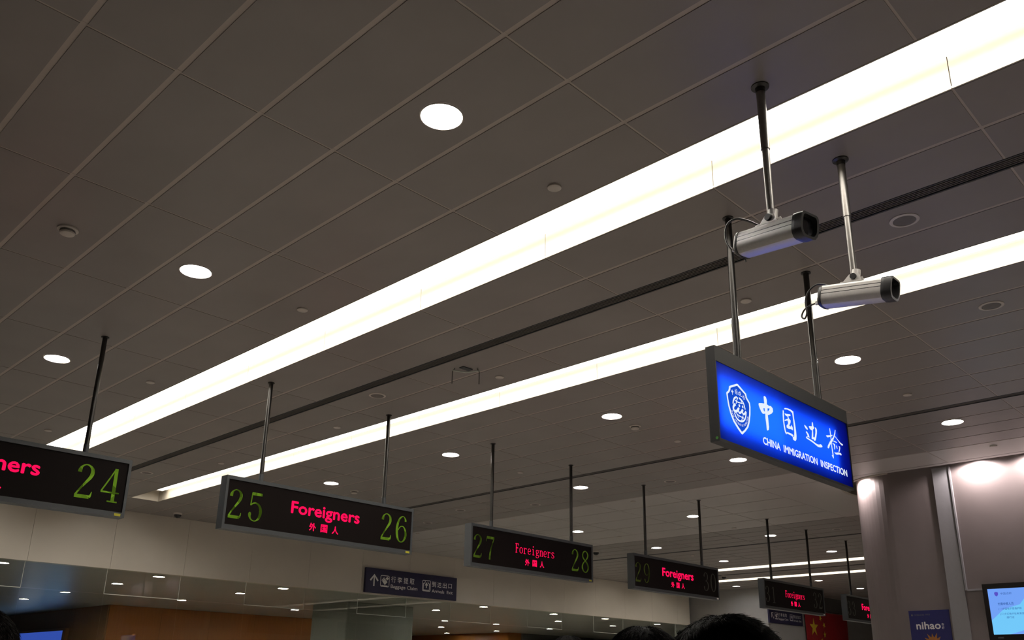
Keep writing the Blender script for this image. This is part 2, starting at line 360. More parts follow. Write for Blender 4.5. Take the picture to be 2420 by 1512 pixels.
# ---- main ceiling: deck, runners, tiles
Y0, Y1 = 4.908-4*1.794, 21.2
rows = [4.908+1.794*k for k in range(-4, 10)]; rows[-1] = Y1
TR12 = [(4.82, 5.42), (7.815, 8.415)]; TR34 = [(26.6, 27.2), (29.6, 30.2)]
T_END = 19.45
struct('ceiling_deck', MB().box((XA, XB), (YA, Y1), (H+.6, H+.7)), M['deck'])
ceiling = struct('ceiling', MB().box((XA, .05), (YA, Y1), (H, H+.02))
                 .box((.05, 16.05), (YA, Y0), (H, H+.02)).box((18.63, XB), (YA, Y0), (H, H+.02)), M['tile'])
def lin(a, b, n): return [a+(b-a)*i/n for i in range(n+1)]
segs = [[.05, .653, 1.253, 1.852, 2.453, 3.061, 3.651, 4.257, 4.82], [5.42, 6.009, 6.545], [6.675, 7.212, 7.815],
        lin(8.415, 12.53, 7), lin(12.65, 14.93, 4)]
fsegs = [(lin(14.93, 19.85, 5), 'plain'), (lin(19.85, 22.27, 4), 'tile'), (lin(22.39, 26.6, 7), 'tile'), (lin(27.2, 28.19, 2), 'tile'),
         (lin(28.32, 29.6, 2), 'tile'), (lin(30.2, 46, 26), 'tile')]
RA = 3.335; HOLE = .150
DL = [  # x, rows of y, name of the row
    (RA, [.42, 4.0, 7.6, 11.24, 14.84, 18.4]), (9.85, [.42, 4.0, 7.58, 11.13, 14.73, 18.3]), (13.39, [3.99, 7.55, 11.13]),
    (17.55, [11.17, 14.70, 18.3]), (21.2, [11.16, 14.79, 18.4]), (24.9, [11.21, 14.80, 18.4]), (31.8, [11.2, 14.92, 18.4]), (35.4, [11.2, 14.9])]
HOLES = [(x, y) for x, ys in DL for y in ys]
def tile_geo(w, l, hole=None, t=.012):
    a, b = w/2-.020, l/2-.009
    if hole is None: return MB().box((-a, a), (-b, b), (0, t))
    hx, hy = hole; mb = MB(); ang = [2*math.pi*k/24 for k in range(24)] + [math.atan2(sy*b-hy, sx*a-hx) % (2*math.pi) for sx in (-1, 1) for sy in (-1, 1)]
    ang = sorted(ang); inn, out = [], []
    for q in ang:
        c, s = math.cos(q), math.sin(q)
        tx = ((a-hx) if c > 0 else (-a-hx))/c if abs(c) > 1e-9 else 1e9; ty = ((b-hy) if s > 0 else (-b-hy))/s if abs(s) > 1e-9 else 1e9
        r = min(tx, ty); out.append((hx+c*r, hy+s*r)); inn.append((hx+c*HOLE, hy+s*HOLE))
    n = len(ang)
    vs = [(*p, 0) for p in inn]+[(*p, 0) for p in out]+[(*p, t) for p in out]+[(*p, t) for p in inn]; fs = []
    for i in range(n):
        j = (i+1) % n
        fs += [(i, n+i, n+j, j)[::-1], (n+i, 2*n+i, 2*n+j, n+j)[::-1], (3*n+i, i, j, 3*n+j)[::-1]]
    return mb.add(vs, fs)
cache = {}
far = MB()
def lay(segs_, near, skip=None):
    for xs in segs_:
        for i in range(len(xs)-1):
            for j in range(len(rows)-1):
                x0, x1, y0, y1 = xs[i], xs[i+1], rows[j], rows[j+1]; cx, cy = (x0+x1)/2, (y0+y1)/2
                if skip and skip(cx, cy): continue
                hole = next(((hx-cx, hy-cy) for hx, hy in HOLES if x0 < hx < x1 and y0 < hy < y1), None)
                if hole: hole = (round(hole[0], 3), round(hole[1], 3))
                key = (round(x1-x0, 3), round(y1-y0, 3), hole)
                if near:
                    if key not in cache: cache[key] = tile_geo(x1-x0, y1-y0, hole).mesh(); cache[key].name = 'ceiling_tile'; cache[key].materials.append(M['tile'])
                    o = bpy.data.objects.new('ceiling_tile', cache[key]); COL.objects.link(o); o.parent = ceiling; o.location = (cx, cy, H)
                else:
                    g = tile_geo(x1-x0, y1-y0, hole); far.add([(v[0]+cx, v[1]+cy, v[2]+H) for v in g.v], g.f)
lay(segs, True)
PX, PCY, PR = 16.45, 6.185, .90; KP = PX/16.1           # pier: front face, centre of its round end, radius
PSKIP = lambda x, y: x > 15.9 and y < 8.5
far.cur = 1; lay([fsegs[0][0]], False, PSKIP)
far.cur = 0; lay([s for s, k in fsegs[1:]], False)
# plain ceiling sheet around the pier, cut back round its end
RC = (17.34, 6.04); RR = 1.29
prow = min(r for r in rows if r > 8.4)
arc = [(RC[0]+RR*math.cos(a), RC[1]+RR*math.sin(a)) for a in [math.pi-math.pi*k/40 for k in range(41)]]
outl = [(15.914, Y0), (16.05, Y0)] + arc + [(18.63, Y0), (19.85, Y0), (19.85, prow), (15.914, prow)]
far.cur = 1
fill(far, Plane((0, 0, H), (1, 0, 0), (0, 1, 0)), [outl], 0)
for (a, b), (c, d) in zip(arc[:-1], arc[1:]): far.face([(a, b, H), (c, d, H), (c, d, H+.3), (a, b, H+.3)])
far.box((15.9, 18.7), (Y0, 7.6), (H+.30, H+.32))
fo = far.build('far_ceiling_tiles', None, ceiling, kind='stuff', mats=[M['tile'], M['plain']])
# runners between the tiles
farr = MB()
for si, xs in enumerate(segs + [s for s, k in fsegs]):
    nearp = si < len(segs)
    for i, x in enumerate(xs):
        w = .034; xa, xb = x-w, x+w
        if i == 0 and si > 0: xa = x+.001
        if i == len(xs)-1: xb = x-.001
        if si == len(segs) and x > 15.9: ys = (prow, Y1)
        else: ys = (Y0, Y1)
        mb = MB() if nearp else farr
        mb.box((xa, xb), ys, (H+.005, H+.02))
        if nearp: mb.build('ceiling_runner', M['runner'], ceiling)
    for y in rows[1:-1]:
        mb = MB() if nearp else farr
        if si == len(segs) and y < prow-.1: mb.box((xs[0], xs[1]), (y-.016, y+.016), (H+.004, H+.019))
        else: mb.box((xs[0]+(.014 if si else 0), xs[-1]-.014), (y-.016, y+.016), (H+.004, H+.019))
        if nearp: mb.build('cross_runner', M['runner'], ceiling)
farr.build('far_ceiling_runners', M['runner'], ceiling, kind='stuff')
# ceiling past the ends of the troughs
for i, (a, b) in enumerate(TR12+TR34):
    MB().box((a+.004, b-.004), (T_END+.004, Y1), (H, H+.012)).build('ceiling_tile', M['tile'], ceiling)

# ---- light troughs
def trough(x0, x1, label):
    t = thing('light_trough', ((x0+x1)/2, (Y0+T_END)/2, H), label, 'ceiling light', 'recessed linear light troughs')
    d = .26
    MB().box((x0-.012, x0), (Y0, T_END), (H, H+d)).build('near_side', M['trough'], t)
    ys = [y for y in rows if y < T_END] + [T_END]
    for a, b in zip(ys[:-1], ys[1:]):
        MB().box((x1, x1+.012), (a+.003, b-.003), (H, H+d)).build('side_panel', M['trough'], t)
    MB().box((x0-.012, x1+.012), (Y0, T_END), (H+d, H+d+.02)).build('top_plate', M['trough'], t)
    MB().box((x0-.012, x1+.012), (T_END, T_END+.012), (H, H+d+.02)).build('end_plate', M['trough'], t)
    MB().box((x0-.012, x1+.012), (Y0-.012, Y0), (H, H+d+.02)).build('end_plate', M['trough'], t)
    c = (x0+x1)/2
    MB().box((c-.20, c+.20), (Y0+.05, T_END-.45), (H+d-.085, H+d-.065), .006).build('lamp_strip', M['strip'], t)
    MB().box((c-.20, c+.20), (T_END-.45, T_END-.37), (H+d-.10, H+d-.002), .01).build('lamp_end_cap', M['white'], t)
    return t
trough(*TR12[0], 'long bright light trough crossing the whole ceiling, nearest and widest')
trough(*TR12[1], 'long bright light trough beyond the dark air slot, running behind the blue lightbox sign')
trough(*TR34[0], 'distant thin light trough, the upper of the two lines above lane sign 31')
trough(*TR34[1], 'distant thin light trough, the lower of the two lines above lane sign 31')
# ---- linear air slots
def slot(x0, x1, label):
    t = thing('air_slot', ((x0+x1)/2, (Y0+Y1)/2, H), label, 'air vent', 'dark linear air slots in the ceiling')
    MB().box((x0-.01, x0), (Y0, Y1), (H-.002, H+.06)).box((x1, x1+.01), (Y0, Y1), (H-.002, H+.06)).build('frame', M['frame'], t)
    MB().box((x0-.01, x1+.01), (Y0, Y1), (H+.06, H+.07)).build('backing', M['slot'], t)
    n = 5
    for i in range(n):
        x = x0+(x1-x0)*(i+.5)/n
        MB().box((x-.004, x+.004), (Y0, Y1), (H+.006, H+.04)).build('blade', M['blade'], t)
slot(6.545, 6.675, 'dark slatted air slot between the two long light troughs')
slot(12.53, 12.65, 'dark air slot passing behind the upper right corner of the blue lightbox sign')
slot(22.27, 22.39, 'thin far air slot just above lane sign 29 to 30')
slot(28.19, 28.32, 'very thin far air slot between the two distant light troughs')

# ---- fascia with panels, glazed screen below
wf = struct('wall_front', MB().box((XA, 32.65), (21.24, 21.5), (Z(2.345), H+.6)), M['fascia'])
xs = [6.46-1.806*k for k in range(8, 0, -1)] + [6.46+1.806*k for k in range(0, 15)]
xs = [x for x in xs if XA < x < 32.6]+[32.65]
for a, b in zip(xs[:-1], xs[1:]):
    MB().box((a+.003, b-.003), (21.2, 21.24), (Z(2.34), H-.001)).build('wall_panel', M['fascia'], wf)
gw = thing('glass_screen', (14., 21.32, 0), 'frameless glass screen wall under the pale fascia', 'glass wall')
gx = [x for x in xs if x > 2.5]
for i, (a, b) in enumerate(zip(gx[:-1], gx[1:])):
    MB().box((a+.006, b-.006), (21.32, 21.332), (Z(1.775), Z(2.345))).build('transom_pane', M['glass'], gw)
    MB().box((a+.006, b-.006), (21.32, 21.332), (.03, Z(1.762))).build('pane', M['glass'], gw)
    MB().box((a-.005, a+.005), (21.318, 21.334), (Z(1.77), Z(2.34))).build('pane_edge', M['edge'], gw)
    if i % 2 == 1: MB().box((a, b), (21.315, 21.337), (Z(1.760), Z(1.777))).build('rail', M['edge'], gw)
MB().box((gx[0], gx[-1]), (21.3, 21.36), (0, .03)).build('sill', M['pole'], gw)
# ---- grey side wall and far wall (right of the fascia)
wr = struct('wall_right', MB().box((33.03, 33.4), (17.79, 22), (0, H+.6)).box((32.65, 33.4), (21.4, 22), (0, H+.6)), M['greywall'])
zz = [-1.6, -.58, .16, .90, 1.62, 2.36, 3.10, 3.731]
for a, b in zip(zz[:-1], zz[1:]):
    MB().box((33., 33.03), (17.75, 21.39), (Z(a)+.004, Z(b)-.004)).build('wall_panel', M['greywall'], wr)
wf2 = struct('wall_far', MB().box((33.03, XB), (17.79, 18.2), (0, H+.6)), M['greywall'])
for a, b in zip(zz[:-1], zz[1:]):
    for c, d in ((33.03, 40.3), (40.3, XB)):
        MB().box((c+.004, d-.004), (17.75, 17.79), (Z(a)+.004, Z(b)-.004)).build('wall_panel', M['shutter'] if (a > 3 and c < 40) else M['greywall'], wf2)  # top panel up to the seam coloured darker for shade near the ceiling
# ---- pier with a round end, on the right
pts = [(PX, YA)] + [(PX+PR-PR*math.cos(math.pi*k/32), PCY+PR*math.sin(math.pi*k/32)) for k in range(33)] + [(PX+2*PR, YA)]
mb = MB()
for (a, b), (c, d) in zip(pts[:-1], pts[1:]): mb.face([(a, b, 0), (a, b, H+.3), (c, d, H+.3), (c, d, 0)])
mb.face([(a, b, H+.3) for a, b in pts][::-1])
pier = struct('wall_pier', mb, M['pier'], smooth=True)
MB().box((PX-.03, PX), (4.985*KP, 5.255*KP), (0, H+.05), .004).build('cover_strip', M['pierstrip'], pier)
MB().box((PX-.045, PX), (4.945*KP, 4.975*KP), (Z(1.56*KP), H+.05), .003).build('panel_trim', M['pierstrip'], pier)
MB().box((PX-.045, PX), (1.2, 4.945*KP), (Z(1.545*KP), Z(1.575*KP)), .003).build('panel_trim', M['pierstrip'], pier)
# white lip of the recess round the pier end
mb = MB(); n = 40
for k in range(n):
    a0, a1 = math.pi-math.pi*k/n, math.pi-math.pi*(k+1)/n
    P = lambda a, r, z: (RC[0]+r*math.cos(a), RC[1]+r*math.sin(a), z)
    mb.face([P(a0, RR-.05, H-.012), P(a1, RR-.05, H-.012), P(a1, RR+.03, H-.012), P(a0, RR+.03, H-.012)])
    mb.face([P(a0, RR-.05, H+.25), P(a1, RR-.05, H+.25), P(a1, RR-.05, H-.012), P(a0, RR-.05, H-.012)])
    mb.face([P(a0, RR+.03, H-.012), P(a1, RR+.03, H-.012), P(a1, RR+.03, H), P(a0, RR+.03, H)])
struct('trim_1', mb, M['trough'])
# ---- rear hall behind the glass
zr = Z(2.5)
struct('ceiling_rear', MB().box((XA, 62), (21.5, YB), (zr, zr+.1)), M['rearceil'])
struct('wall_rear', MB().box((XA, 62), (YB-.3, YB), (0, zr)), M['wall'])
struct('wall_rear_side', MB().box((61.7, 62), (22, YB), (0, zr)), M['wall'])
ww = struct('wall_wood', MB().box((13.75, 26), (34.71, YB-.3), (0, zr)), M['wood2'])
for k in range(6):
    MB().box((13.75+k*2.05+.004, 13.75+(k+1)*2.05-.004), (34.66, 34.71), (.02, zr-.01)).build('wood_panel', M['wood'], ww)
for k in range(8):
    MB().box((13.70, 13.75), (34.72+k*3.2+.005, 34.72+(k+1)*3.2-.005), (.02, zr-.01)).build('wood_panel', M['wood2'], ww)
ww2 = struct('wall_wood_far', MB().box((35.55, 36.5), (34.75, YB-.3), (0, zr)), M['wood'])
for k in range(8):
    MB().box((35.5, 35.55), (34.75+k*3.2+.005, 34.75+(k+1)*3.2-.005), (.02, zr-.01)).build('wood_panel', M['wood'], ww2)
wsh = struct('wall_shutter', MB().box((36.5, 61), (34.8, 35.2), (0, zr)), M['shutter'])
for k in range(6):
    x = 36.6+k*3.2
    for q in range(10):
        MB().box((x+.05, x+3.1), (34.76, 34.8), (zr-.08-q*.13, zr-.08-q*.13+.11)).build('shutter_slat', M['shutter'], wsh)
    MB().box((x-.05, x+.03), (34.7, 34.8), (0, zr-.01)).build('shutter_post', M['blade'], wsh)
struct('wall_pillar', MB().box((18.1, 21.05), (25.5, 27.6), (0, zr), .03), M['pillar'])

# ================================================================== CEILING FIXTURES
def downlight_proto(lens, R=.145, rim=.155, lit=True, lz=.034):
    t = thing('downlight', (0, 0, 0), 'x', 'downlight', 'round recessed ceiling downlights')
    MB().lathe((0, 0, 0), [(rim, -.003), (rim, -.008), (R+.002, -.009), (R-.006, .002)], 36).build('trim_ring', M['white'], t, smooth=True)
    MB().lathe((0, 0, 0), [(R-.006, .0), (R-.010, .035), (R*.93, .045)], 36).build('reflector', M['reflector'], t, smooth=True)
    if lit: MB().disc((0, 0, lz), R-.008).build('lens', lens, t)
    return t
p0 = downlight_proto(M['lens'])
ROWN = ['left of the nearest light trough', 'just past the second light trough', 'beyond the second dark air slot', 'in the plain pale ceiling band',
        'just past the pale ceiling band', 'before the distant light troughs', 'past the distant light troughs', 'in the farthest row']
first = True
for (x, ys), rn in zip(DL, ROWN):
    for k, y in enumerate(ys):
        o = p0 if first else copy_tree(p0); first = False
        o.location = (x, y, H); o['label'] = f'lit round downlight {rn}, {ORD[k]} of its row from the camera'
# unlit fittings, speakers, covers
def speaker_proto():
    t = thing('ceiling_speaker', (0, 0, 0), 'x', 'speaker', 'round ceiling speakers')
    MB().lathe((0, 0, 0), [(.118, .004), (.118, -.006), (.092, -.010), (.090, -.004)], 32).build('rim', M['white'], t, smooth=True)
    MB().lathe((0, 0, 0), [(.091, -.005), (.05, -.009), (.001, -.010)], 32).build('grille', M['blade'], t, smooth=True)
    return t
sp = speaker_proto(); first = True
for x, y, lab in [(6.94, 2.21, 'round dark ceiling speaker right of the CCTV cameras'), (6.93, 9.41, 'round ceiling speaker above the pole of lane sign 25'),
                  (6.94, 16.73, 'round ceiling speaker just right of lane sign 24'), (9.29, 2.235, 'faint round ceiling speaker at the right edge above the second light trough'),
                  (14.075, 9.44, 'round ceiling speaker left of the lower end of the blue lightbox sign'), (14.14, 13.07, 'faint round ceiling speaker above lane sign 27'),
                  (14.17, 16.78, 'faint round ceiling speaker right of lane sign 26'), (21.32, 9.4, 'small far ceiling speaker beside the white pier'),
                  (13.52, 14.86, 'faint unlit round ceiling fitting above the left end of lane sign 27')]:
    o = sp if first else copy_tree(sp); first = False; o.location = (x, y, H); o['label'] = lab
def cover():
    return MB().lathe((0, 0, 0), [(.056, .0), (.056, -.013), (.050, -.017), (.001, -.017)], 28)
cm = None
for x, y, lab in [(4.555, 4.03, 'small round cover plate near the middle of the nearest light trough'), (4.555, 7.62, 'small round cover plate between the downlights and the nearest trough'),
                  (4.53, 11.24, 'small round cover plate above the end of the nearest trough'), (4.49, 14.9, 'small round cover plate at the top of lane sign 24'),
                  (7.5, 4.02, 'round cover plate left of the right sign pole of the lightbox'), (7.5, 7.58, 'round cover plate beside the clear ceiling bracket'),
                  (7.5, 11.18, 'small cover plate above the pole of lane sign 26'), (7.5, 14.85, 'small cover plate above the top of lane sign 25'),
                  (11.65, 3.98, 'cover plate right of the blue lightbox sign above the slot'), (11.65, 7.64, 'cover plate left of the lightbox sign, below the smoke detector'),
                  (11.62, 11.13, 'cover plate between lane sign poles 27 and 28'), (15.21, 3.97, 'cover plate over the washed wall panel at right'),
                  (15.21, 11.175, 'cover plate left of the pole of lane sign 29'), (15.2, 14.77, 'cover plate above the middle of lane sign 27'),
                  (19.57, 11.28, 'tiny cover plate between lane sign poles 30 and 31'), (18.92, 14.39, 'tiny cover plate above lane sign 28'),
                  (23.19, 14.85, 'tiny cover plate left of the pole of lane sign 30'), (15.09, 18.27, 'tiny cover plate just right of lane sign 26')]:
    if cm is None:
        cm = cover().mesh(); cm.name = 'cover_plate'; cm.materials.append(M['white'])
        for p in cm.polygons: p.use_smooth = True
        cm.set_sharp_from_angle(angle=.6)
    o = link('cover_plate', cm, None, None, (x, y, H)); tag(o, lab, 'cover plate', 'small round ceiling cover plates')
def smoke_proto():
    t = thing('smoke_detector', (0, 0, 0), 'x', 'smoke detector', 'smoke detectors on the ceiling')
    MB().lathe((0, 0, 0), [(.088, .004), (.088, -.014), (.080, -.018), (.06, -.018)], 32).build('base', M['white'], t, smooth=True)
    MB().lathe((0, 0, 0), [(.062, -.016), (.066, -.03), (.066, -.036), (.060, -.04)], 32).build('vent_ring', M['blade'], t, smooth=True)
    MB().lathe((0, 0, 0), [(.064, -.038), (.060, -.052), (.045, -.060), (.001, -.062)], 32).build('cap', M['white'], t, smooth=True)
    return t
sm = smoke_proto(); first = True
for x, y, lab in [(2.16, 7.65, 'white smoke detector near the left edge of the ceiling'), (10.49, 7.63, 'small smoke detector right of the downlight left of the lightbox sign'),
                  (10.62, 15.0, 'small smoke detector between the downlight and lane sign 26')]:
    o = sm if first else copy_tree(sm); first = False; o.location = (x, y, H); o['label'] = lab
def dome_proto():
    t = thing('dome_camera', (0, 0, 0), 'x', 'dome camera', 'dome security cameras')
    MB().lathe((0, 0, 0), [(.10, .004), (.10, -.03), (.09, -.045), (.07, -.045)], 32).build('housing', M['white'], t, smooth=True)
    MB().lathe((0, 0, 0), [(.086, -.04)]+[(.086*math.cos(a), -.05-.075*math.sin(a)) for a in [math.pi/2*k/8 for k in range(8)]]+[(.001, -.125)], 32).build('dome', M['camglass'], t, smooth=True)
    return t
dm = dome_proto(); first = True
for x, y, lab in [(9.40, 20.5, 'black dome camera on the ceiling left of lane sign 25'), (20.66, 16.6, 'dome camera just right of lane sign 28'), (28.4, 16.9, 'tiny dome camera just right of lane sign 30')]:
    o = dm if first else copy_tree(dm); first = False; o.location = (x, y, H); o['label'] = lab
t = thing('ceiling_bracket', (6.99, 7.67, H), 'small clear hanging bracket fixed under the ceiling by the air slot', 'bracket')
MB().box((6.91, 7.07), (7.63, 7.71), (H-.012, H+.002), .003).build('plate', M['frame'], t)
for s in (-1, 1):
    MB().tube([(6.99+s*.10, 7.67-s*.10, H-.004), (6.99+s*.12, 7.67-s*.12, H-.05), (6.99+s*.12, 7.67-s*.12, H-.21)], .006, 8).build('hanger', M['pole'], t)
MB().tube([(6.87, 7.79, H-.03), (6.99, 7.67, H-.055), (7.11, 7.55, H-.03)], .010, 8).build('crossbar', M['edge'], t)
# rear hall downlights
p1 = downlight_proto(M['lens2'], .15, .16, lz=.002); first = True
RL = [(6.62, 23.5), (10.4, 23.3), (14.2, 23.3), (22.3, 23.1), (26.3, 23.3), (29.4, 23.2), (33.4, 23.4), (10.5, 26.2), (14.27, 25.9), (22.4, 25.8), (29.6, 25.95), (33.4, 25.9),
      (10.6, 30.5), (14.37, 30.1), (19.2, 30.5), (26.8, 30.25), (29.7, 29.9), (33.8, 30.2), (10.7, 34.7), (30.0, 34.1), (33.9, 34.1), (34.1, 38.25)]
RLN = {23: 'first', 26: 'second', 25: 'second', 30: 'third', 29: 'third', 34: 'fourth', 38: 'fifth'}
cnt = {}
for x, y in sorted(RL, key=lambda q: (round(q[1]/3.9), q[0])):
    r = RLN[int(y)]; k = cnt.get(r, 0); cnt[r] = k+1
    o = p1 if first else copy_tree(p1); first = False; o.location = (x, y, zr-.012); o['group'] = 'downlights behind the glass screen'
    o['label'] = f'downlight behind the glass, {r} row, {"leftmost" if k == 0 else ORD[k]+" from the left"}'
    o.name = 'rear_downlight'
# ---- wall washers hidden in the slot at the top of the pier
for x, y, lab, e in [(16.22, 4.50*KP, 'hidden wall washer lamp above the bright patch left of the screen', 115), (16.22, 3.55*KP, 'hidden wall washer lamp above the wall at the right edge', 115),
                     (16.50, 6.88, 'hidden wall washer lamp lighting the round end of the pier', 115)]:
    t = thing('wall_washer', (x, y, H+.30), lab, 'lamp', 'wall washers around the pier')
    MB().lathe((x, y, H), [(.05, .30), (.05, .12), (.047, .11)], 24).build('can', M['white'], t, smooth=True)
    MB().disc((x, y, H+.14), .045, 24).build('lens', M['wash'], t)
    l = bpy.data.lights.new('wall_washer_light', 'SPOT'); l.energy = e; l.color = (1, .87, .86); l.spot_size = math.radians(168); l.spot_blend = .35; l.shadow_soft_size = .04
    lo = bpy.data.objects.new('wall_washer_light', l); COL.objects.link(lo); lo.parent = t; lo.location = (0, 0, -.21)

# ================================================================== HANGING SIGNS
DIG = {   # seriffed figures, height 1; strokes (x, y, width)
 '0': [[(.28,.985,.035),(.13,.88,.075),(.05,.66,.105),(.04,.5,.11),(.05,.34,.105),(.13,.12,.075),(.28,.015,.035),(.43,.12,.075),(.51,.34,.105),(.52,.5,.11),(.51,.66,.105),(.43,.88,.075),(.28,.985,.035)]],
 '1': [[(.10,.86,.03),(.22,.92,.05),(.30,.99,.06)],[(.30,.97,.10),(.30,.5,.10),(.30,.02,.10)],[(.13,.02,.04),(.47,.02,.04)]],
 '2': [[(.075,.74,.12),(.085,.82,.11),(.13,.91,.06),(.24,.975,.035),(.36,.95,.06),(.45,.86,.10),(.46,.74,.115),(.41,.61,.10),(.30,.46,.075),(.14,.24,.055),(.05,.09,.06)],
       [(.02,.055,.11),(.46,.055,.11)],[(.46,.06,.10),(.50,.12,.05),(.52,.22,.015)]],
 '3': [[(.085,.76,.11),(.11,.87,.08),(.22,.97,.035),(.36,.94,.06),(.44,.83,.09),(.43,.69,.09),(.34,.57,.05),(.20,.53,.035)],
       [(.20,.53,.035),(.36,.50,.05),(.48,.38,.10),(.49,.22,.105),(.40,.08,.07),(.26,.02,.035),(.12,.06,.06),(.07,.17,.10),(.085,.24,.10)]],
 '4': [[(.39,.99,.04),(.21,.64,.045),(.02,.29,.045)],[(.01,.285,.055),(.58,.285,.045)],[(.41,1.0,.105),(.41,.5,.11),(.41,.03,.11)],[(.24,.02,.045),(.56,.02,.045)]],
 '5': [[(.10,.94,.115),(.52,.94,.10)],[(.115,.97,.05),(.095,.76,.045),(.075,.535,.05)],
       [(.075,.53,.03),(.15,.60,.055),(.27,.63,.06),(.40,.58,.08),(.49,.44,.11),(.50,.28,.115),(.43,.10,.08),(.29,.015,.035),(.15,.05,.05),(.075,.15,.09),(.07,.24,.12),(.10,.29,.06)]],
 '6': [[(.47,.80,.10),(.465,.87,.08),(.38,.97,.035),(.26,.96,.05),(.13,.83,.085),(.055,.60,.11),(.045,.40,.115),(.08,.18,.10),(.17,.05,.06),(.29,.015,.035),(.41,.08,.07),(.50,.24,.105),(.50,.38,.10),(.43,.54,.065),(.32,.61,.04),(.20,.57,.04),(.10,.44,.035)]],
 '7': [[(.05,.93,.12),(.53,.93,.12)],[(.07,.95,.06),(.03,.84,.03),(.01,.75,.015)],[(.515,.93,.05),(.42,.70,.05),(.31,.42,.075),(.26,.16,.10),(.25,.0,.10)]],
 '8': [[(.28,.985,.035),(.14,.91,.075),(.08,.78,.09),(.14,.64,.075),(.28,.54,.07),(.44,.40,.085),(.51,.24,.10),(.43,.08,.07),(.28,.015,.035),(.12,.08,.07),(.05,.24,.10),(.11,.40,.07),(.28,.54,.05),(.42,.66,.07),(.48,.79,.085),(.42,.92,.065),(.28,.985,.035)]],
}
DIG['9'] = [[(.55-x, 1-y, w) for x, y, w in s] for s in DIG['6']]
SER = {   # seriffed dot-matrix letters: x-height .66, width .5
 'F': [[(.12,0,.15),(.12,1,.15)],[(.0,.95,.10),(.46,.95,.10)],[(.44,.98,.07),(.46,.76,.05)],[(.12,.52,.09),(.34,.52,.09)],[(.34,.62,.05),(.34,.42,.05)],[(.0,.04,.08),(.26,.04,.08)]],
 'o': [[(.24,.64,.06),(.08,.52,.12),(.06,.33,.15),(.08,.14,.12),(.24,.02,.06),(.40,.14,.12),(.42,.33,.15),(.40,.52,.12),(.24,.64,.06)]],
 'r': [[(.13,.0,.15),(.13,.64,.15)],[(.0,.62,.07),(.14,.62,.07)],[(.0,.035,.07),(.28,.035,.07)],[(.15,.46,.05),(.25,.60,.08),(.36,.60,.12),(.42,.50,.09)]],
 'e': [[(.06,.34,.06),(.42,.34,.08)],[(.42,.36,.12),(.38,.54,.10),(.24,.64,.06),(.09,.53,.12),(.06,.33,.15),(.09,.13,.12),(.26,.02,.07),(.42,.14,.06)]],
 'i': [[(.22,.0,.15),(.22,.64,.15)],[(.08,.62,.07),(.22,.62,.07)],[(.08,.035,.07),(.38,.035,.07)],[(.22,.82,.16),(.22,.98,.16)]],
 'g': [[(.22,.64,.06),(.09,.56,.10),(.08,.44,.12),(.12,.32,.09),(.24,.26,.06),(.36,.34,.10),(.37,.46,.12),(.34,.57,.09),(.22,.64,.06)],[(.36,.58,.05),(.46,.62,.08)],
       [(.14,.28,.05),(.08,.18,.07),(.14,.10,.09),(.34,.08,.11),(.43,-.04,.10),(.36,-.17,.09),(.20,-.21,.08),(.06,-.15,.09),(.07,-.03,.07),(.16,.06,.05)]],
 'n': [[(.10,.0,.14),(.10,.64,.14)],[(.0,.62,.07),(.10,.62,.07)],[(.0,.035,.07),(.21,.035,.07)],[(.12,.50,.05),(.22,.62,.08),(.33,.60,.12),(.38,.46,.14),(.38,.03,.14)],[(.28,.035,.07),(.49,.035,.07)]],
 's': [[(.41,.50,.06),(.36,.60,.08),(.22,.64,.08),(.09,.54,.12),(.12,.42,.13),(.24,.34,.13),(.37,.25,.13),(.40,.13,.12),(.26,.03,.08),(.11,.05,.08),(.06,.18,.06)]],
}
def figures(mb, pl, s, a, b, h, d, pitch):
    for k, ch in enumerate(s):
        for st in DIG[ch]: stroke(mb, pl, [(a+k*pitch+x*h*.92, b+y*h, w*h*.92) for x, y, w in st], d+.0002*k, smooth=len(st) > 2)
    return mb
def serif_word(mb, pl, s, a, b, w, h, d):
    p = w/len(s)
    for k, ch in enumerate(s):
        for q, st in enumerate(SER[ch]): stroke(mb, pl, [(a+k*p+x*p*1.75, b+y*h, ww*h*.62) for x, y, ww in st], d+.0003*q, smooth=len(st) > 2)
    return mb
def pole(mb, x, y, z0, z1, r=.028, n=14): return mb.tube([(x, y, z0), (x, y, z1)], r, n)
def flange(mb, x, y, r=.05): return mb.lathe((x, y, H), [(r, .0), (r, -.008), (r*.62, -.012), (r*.58, -.03), (.001, -.03)], 20)
SY0, SY1 = 9.97, 10.12
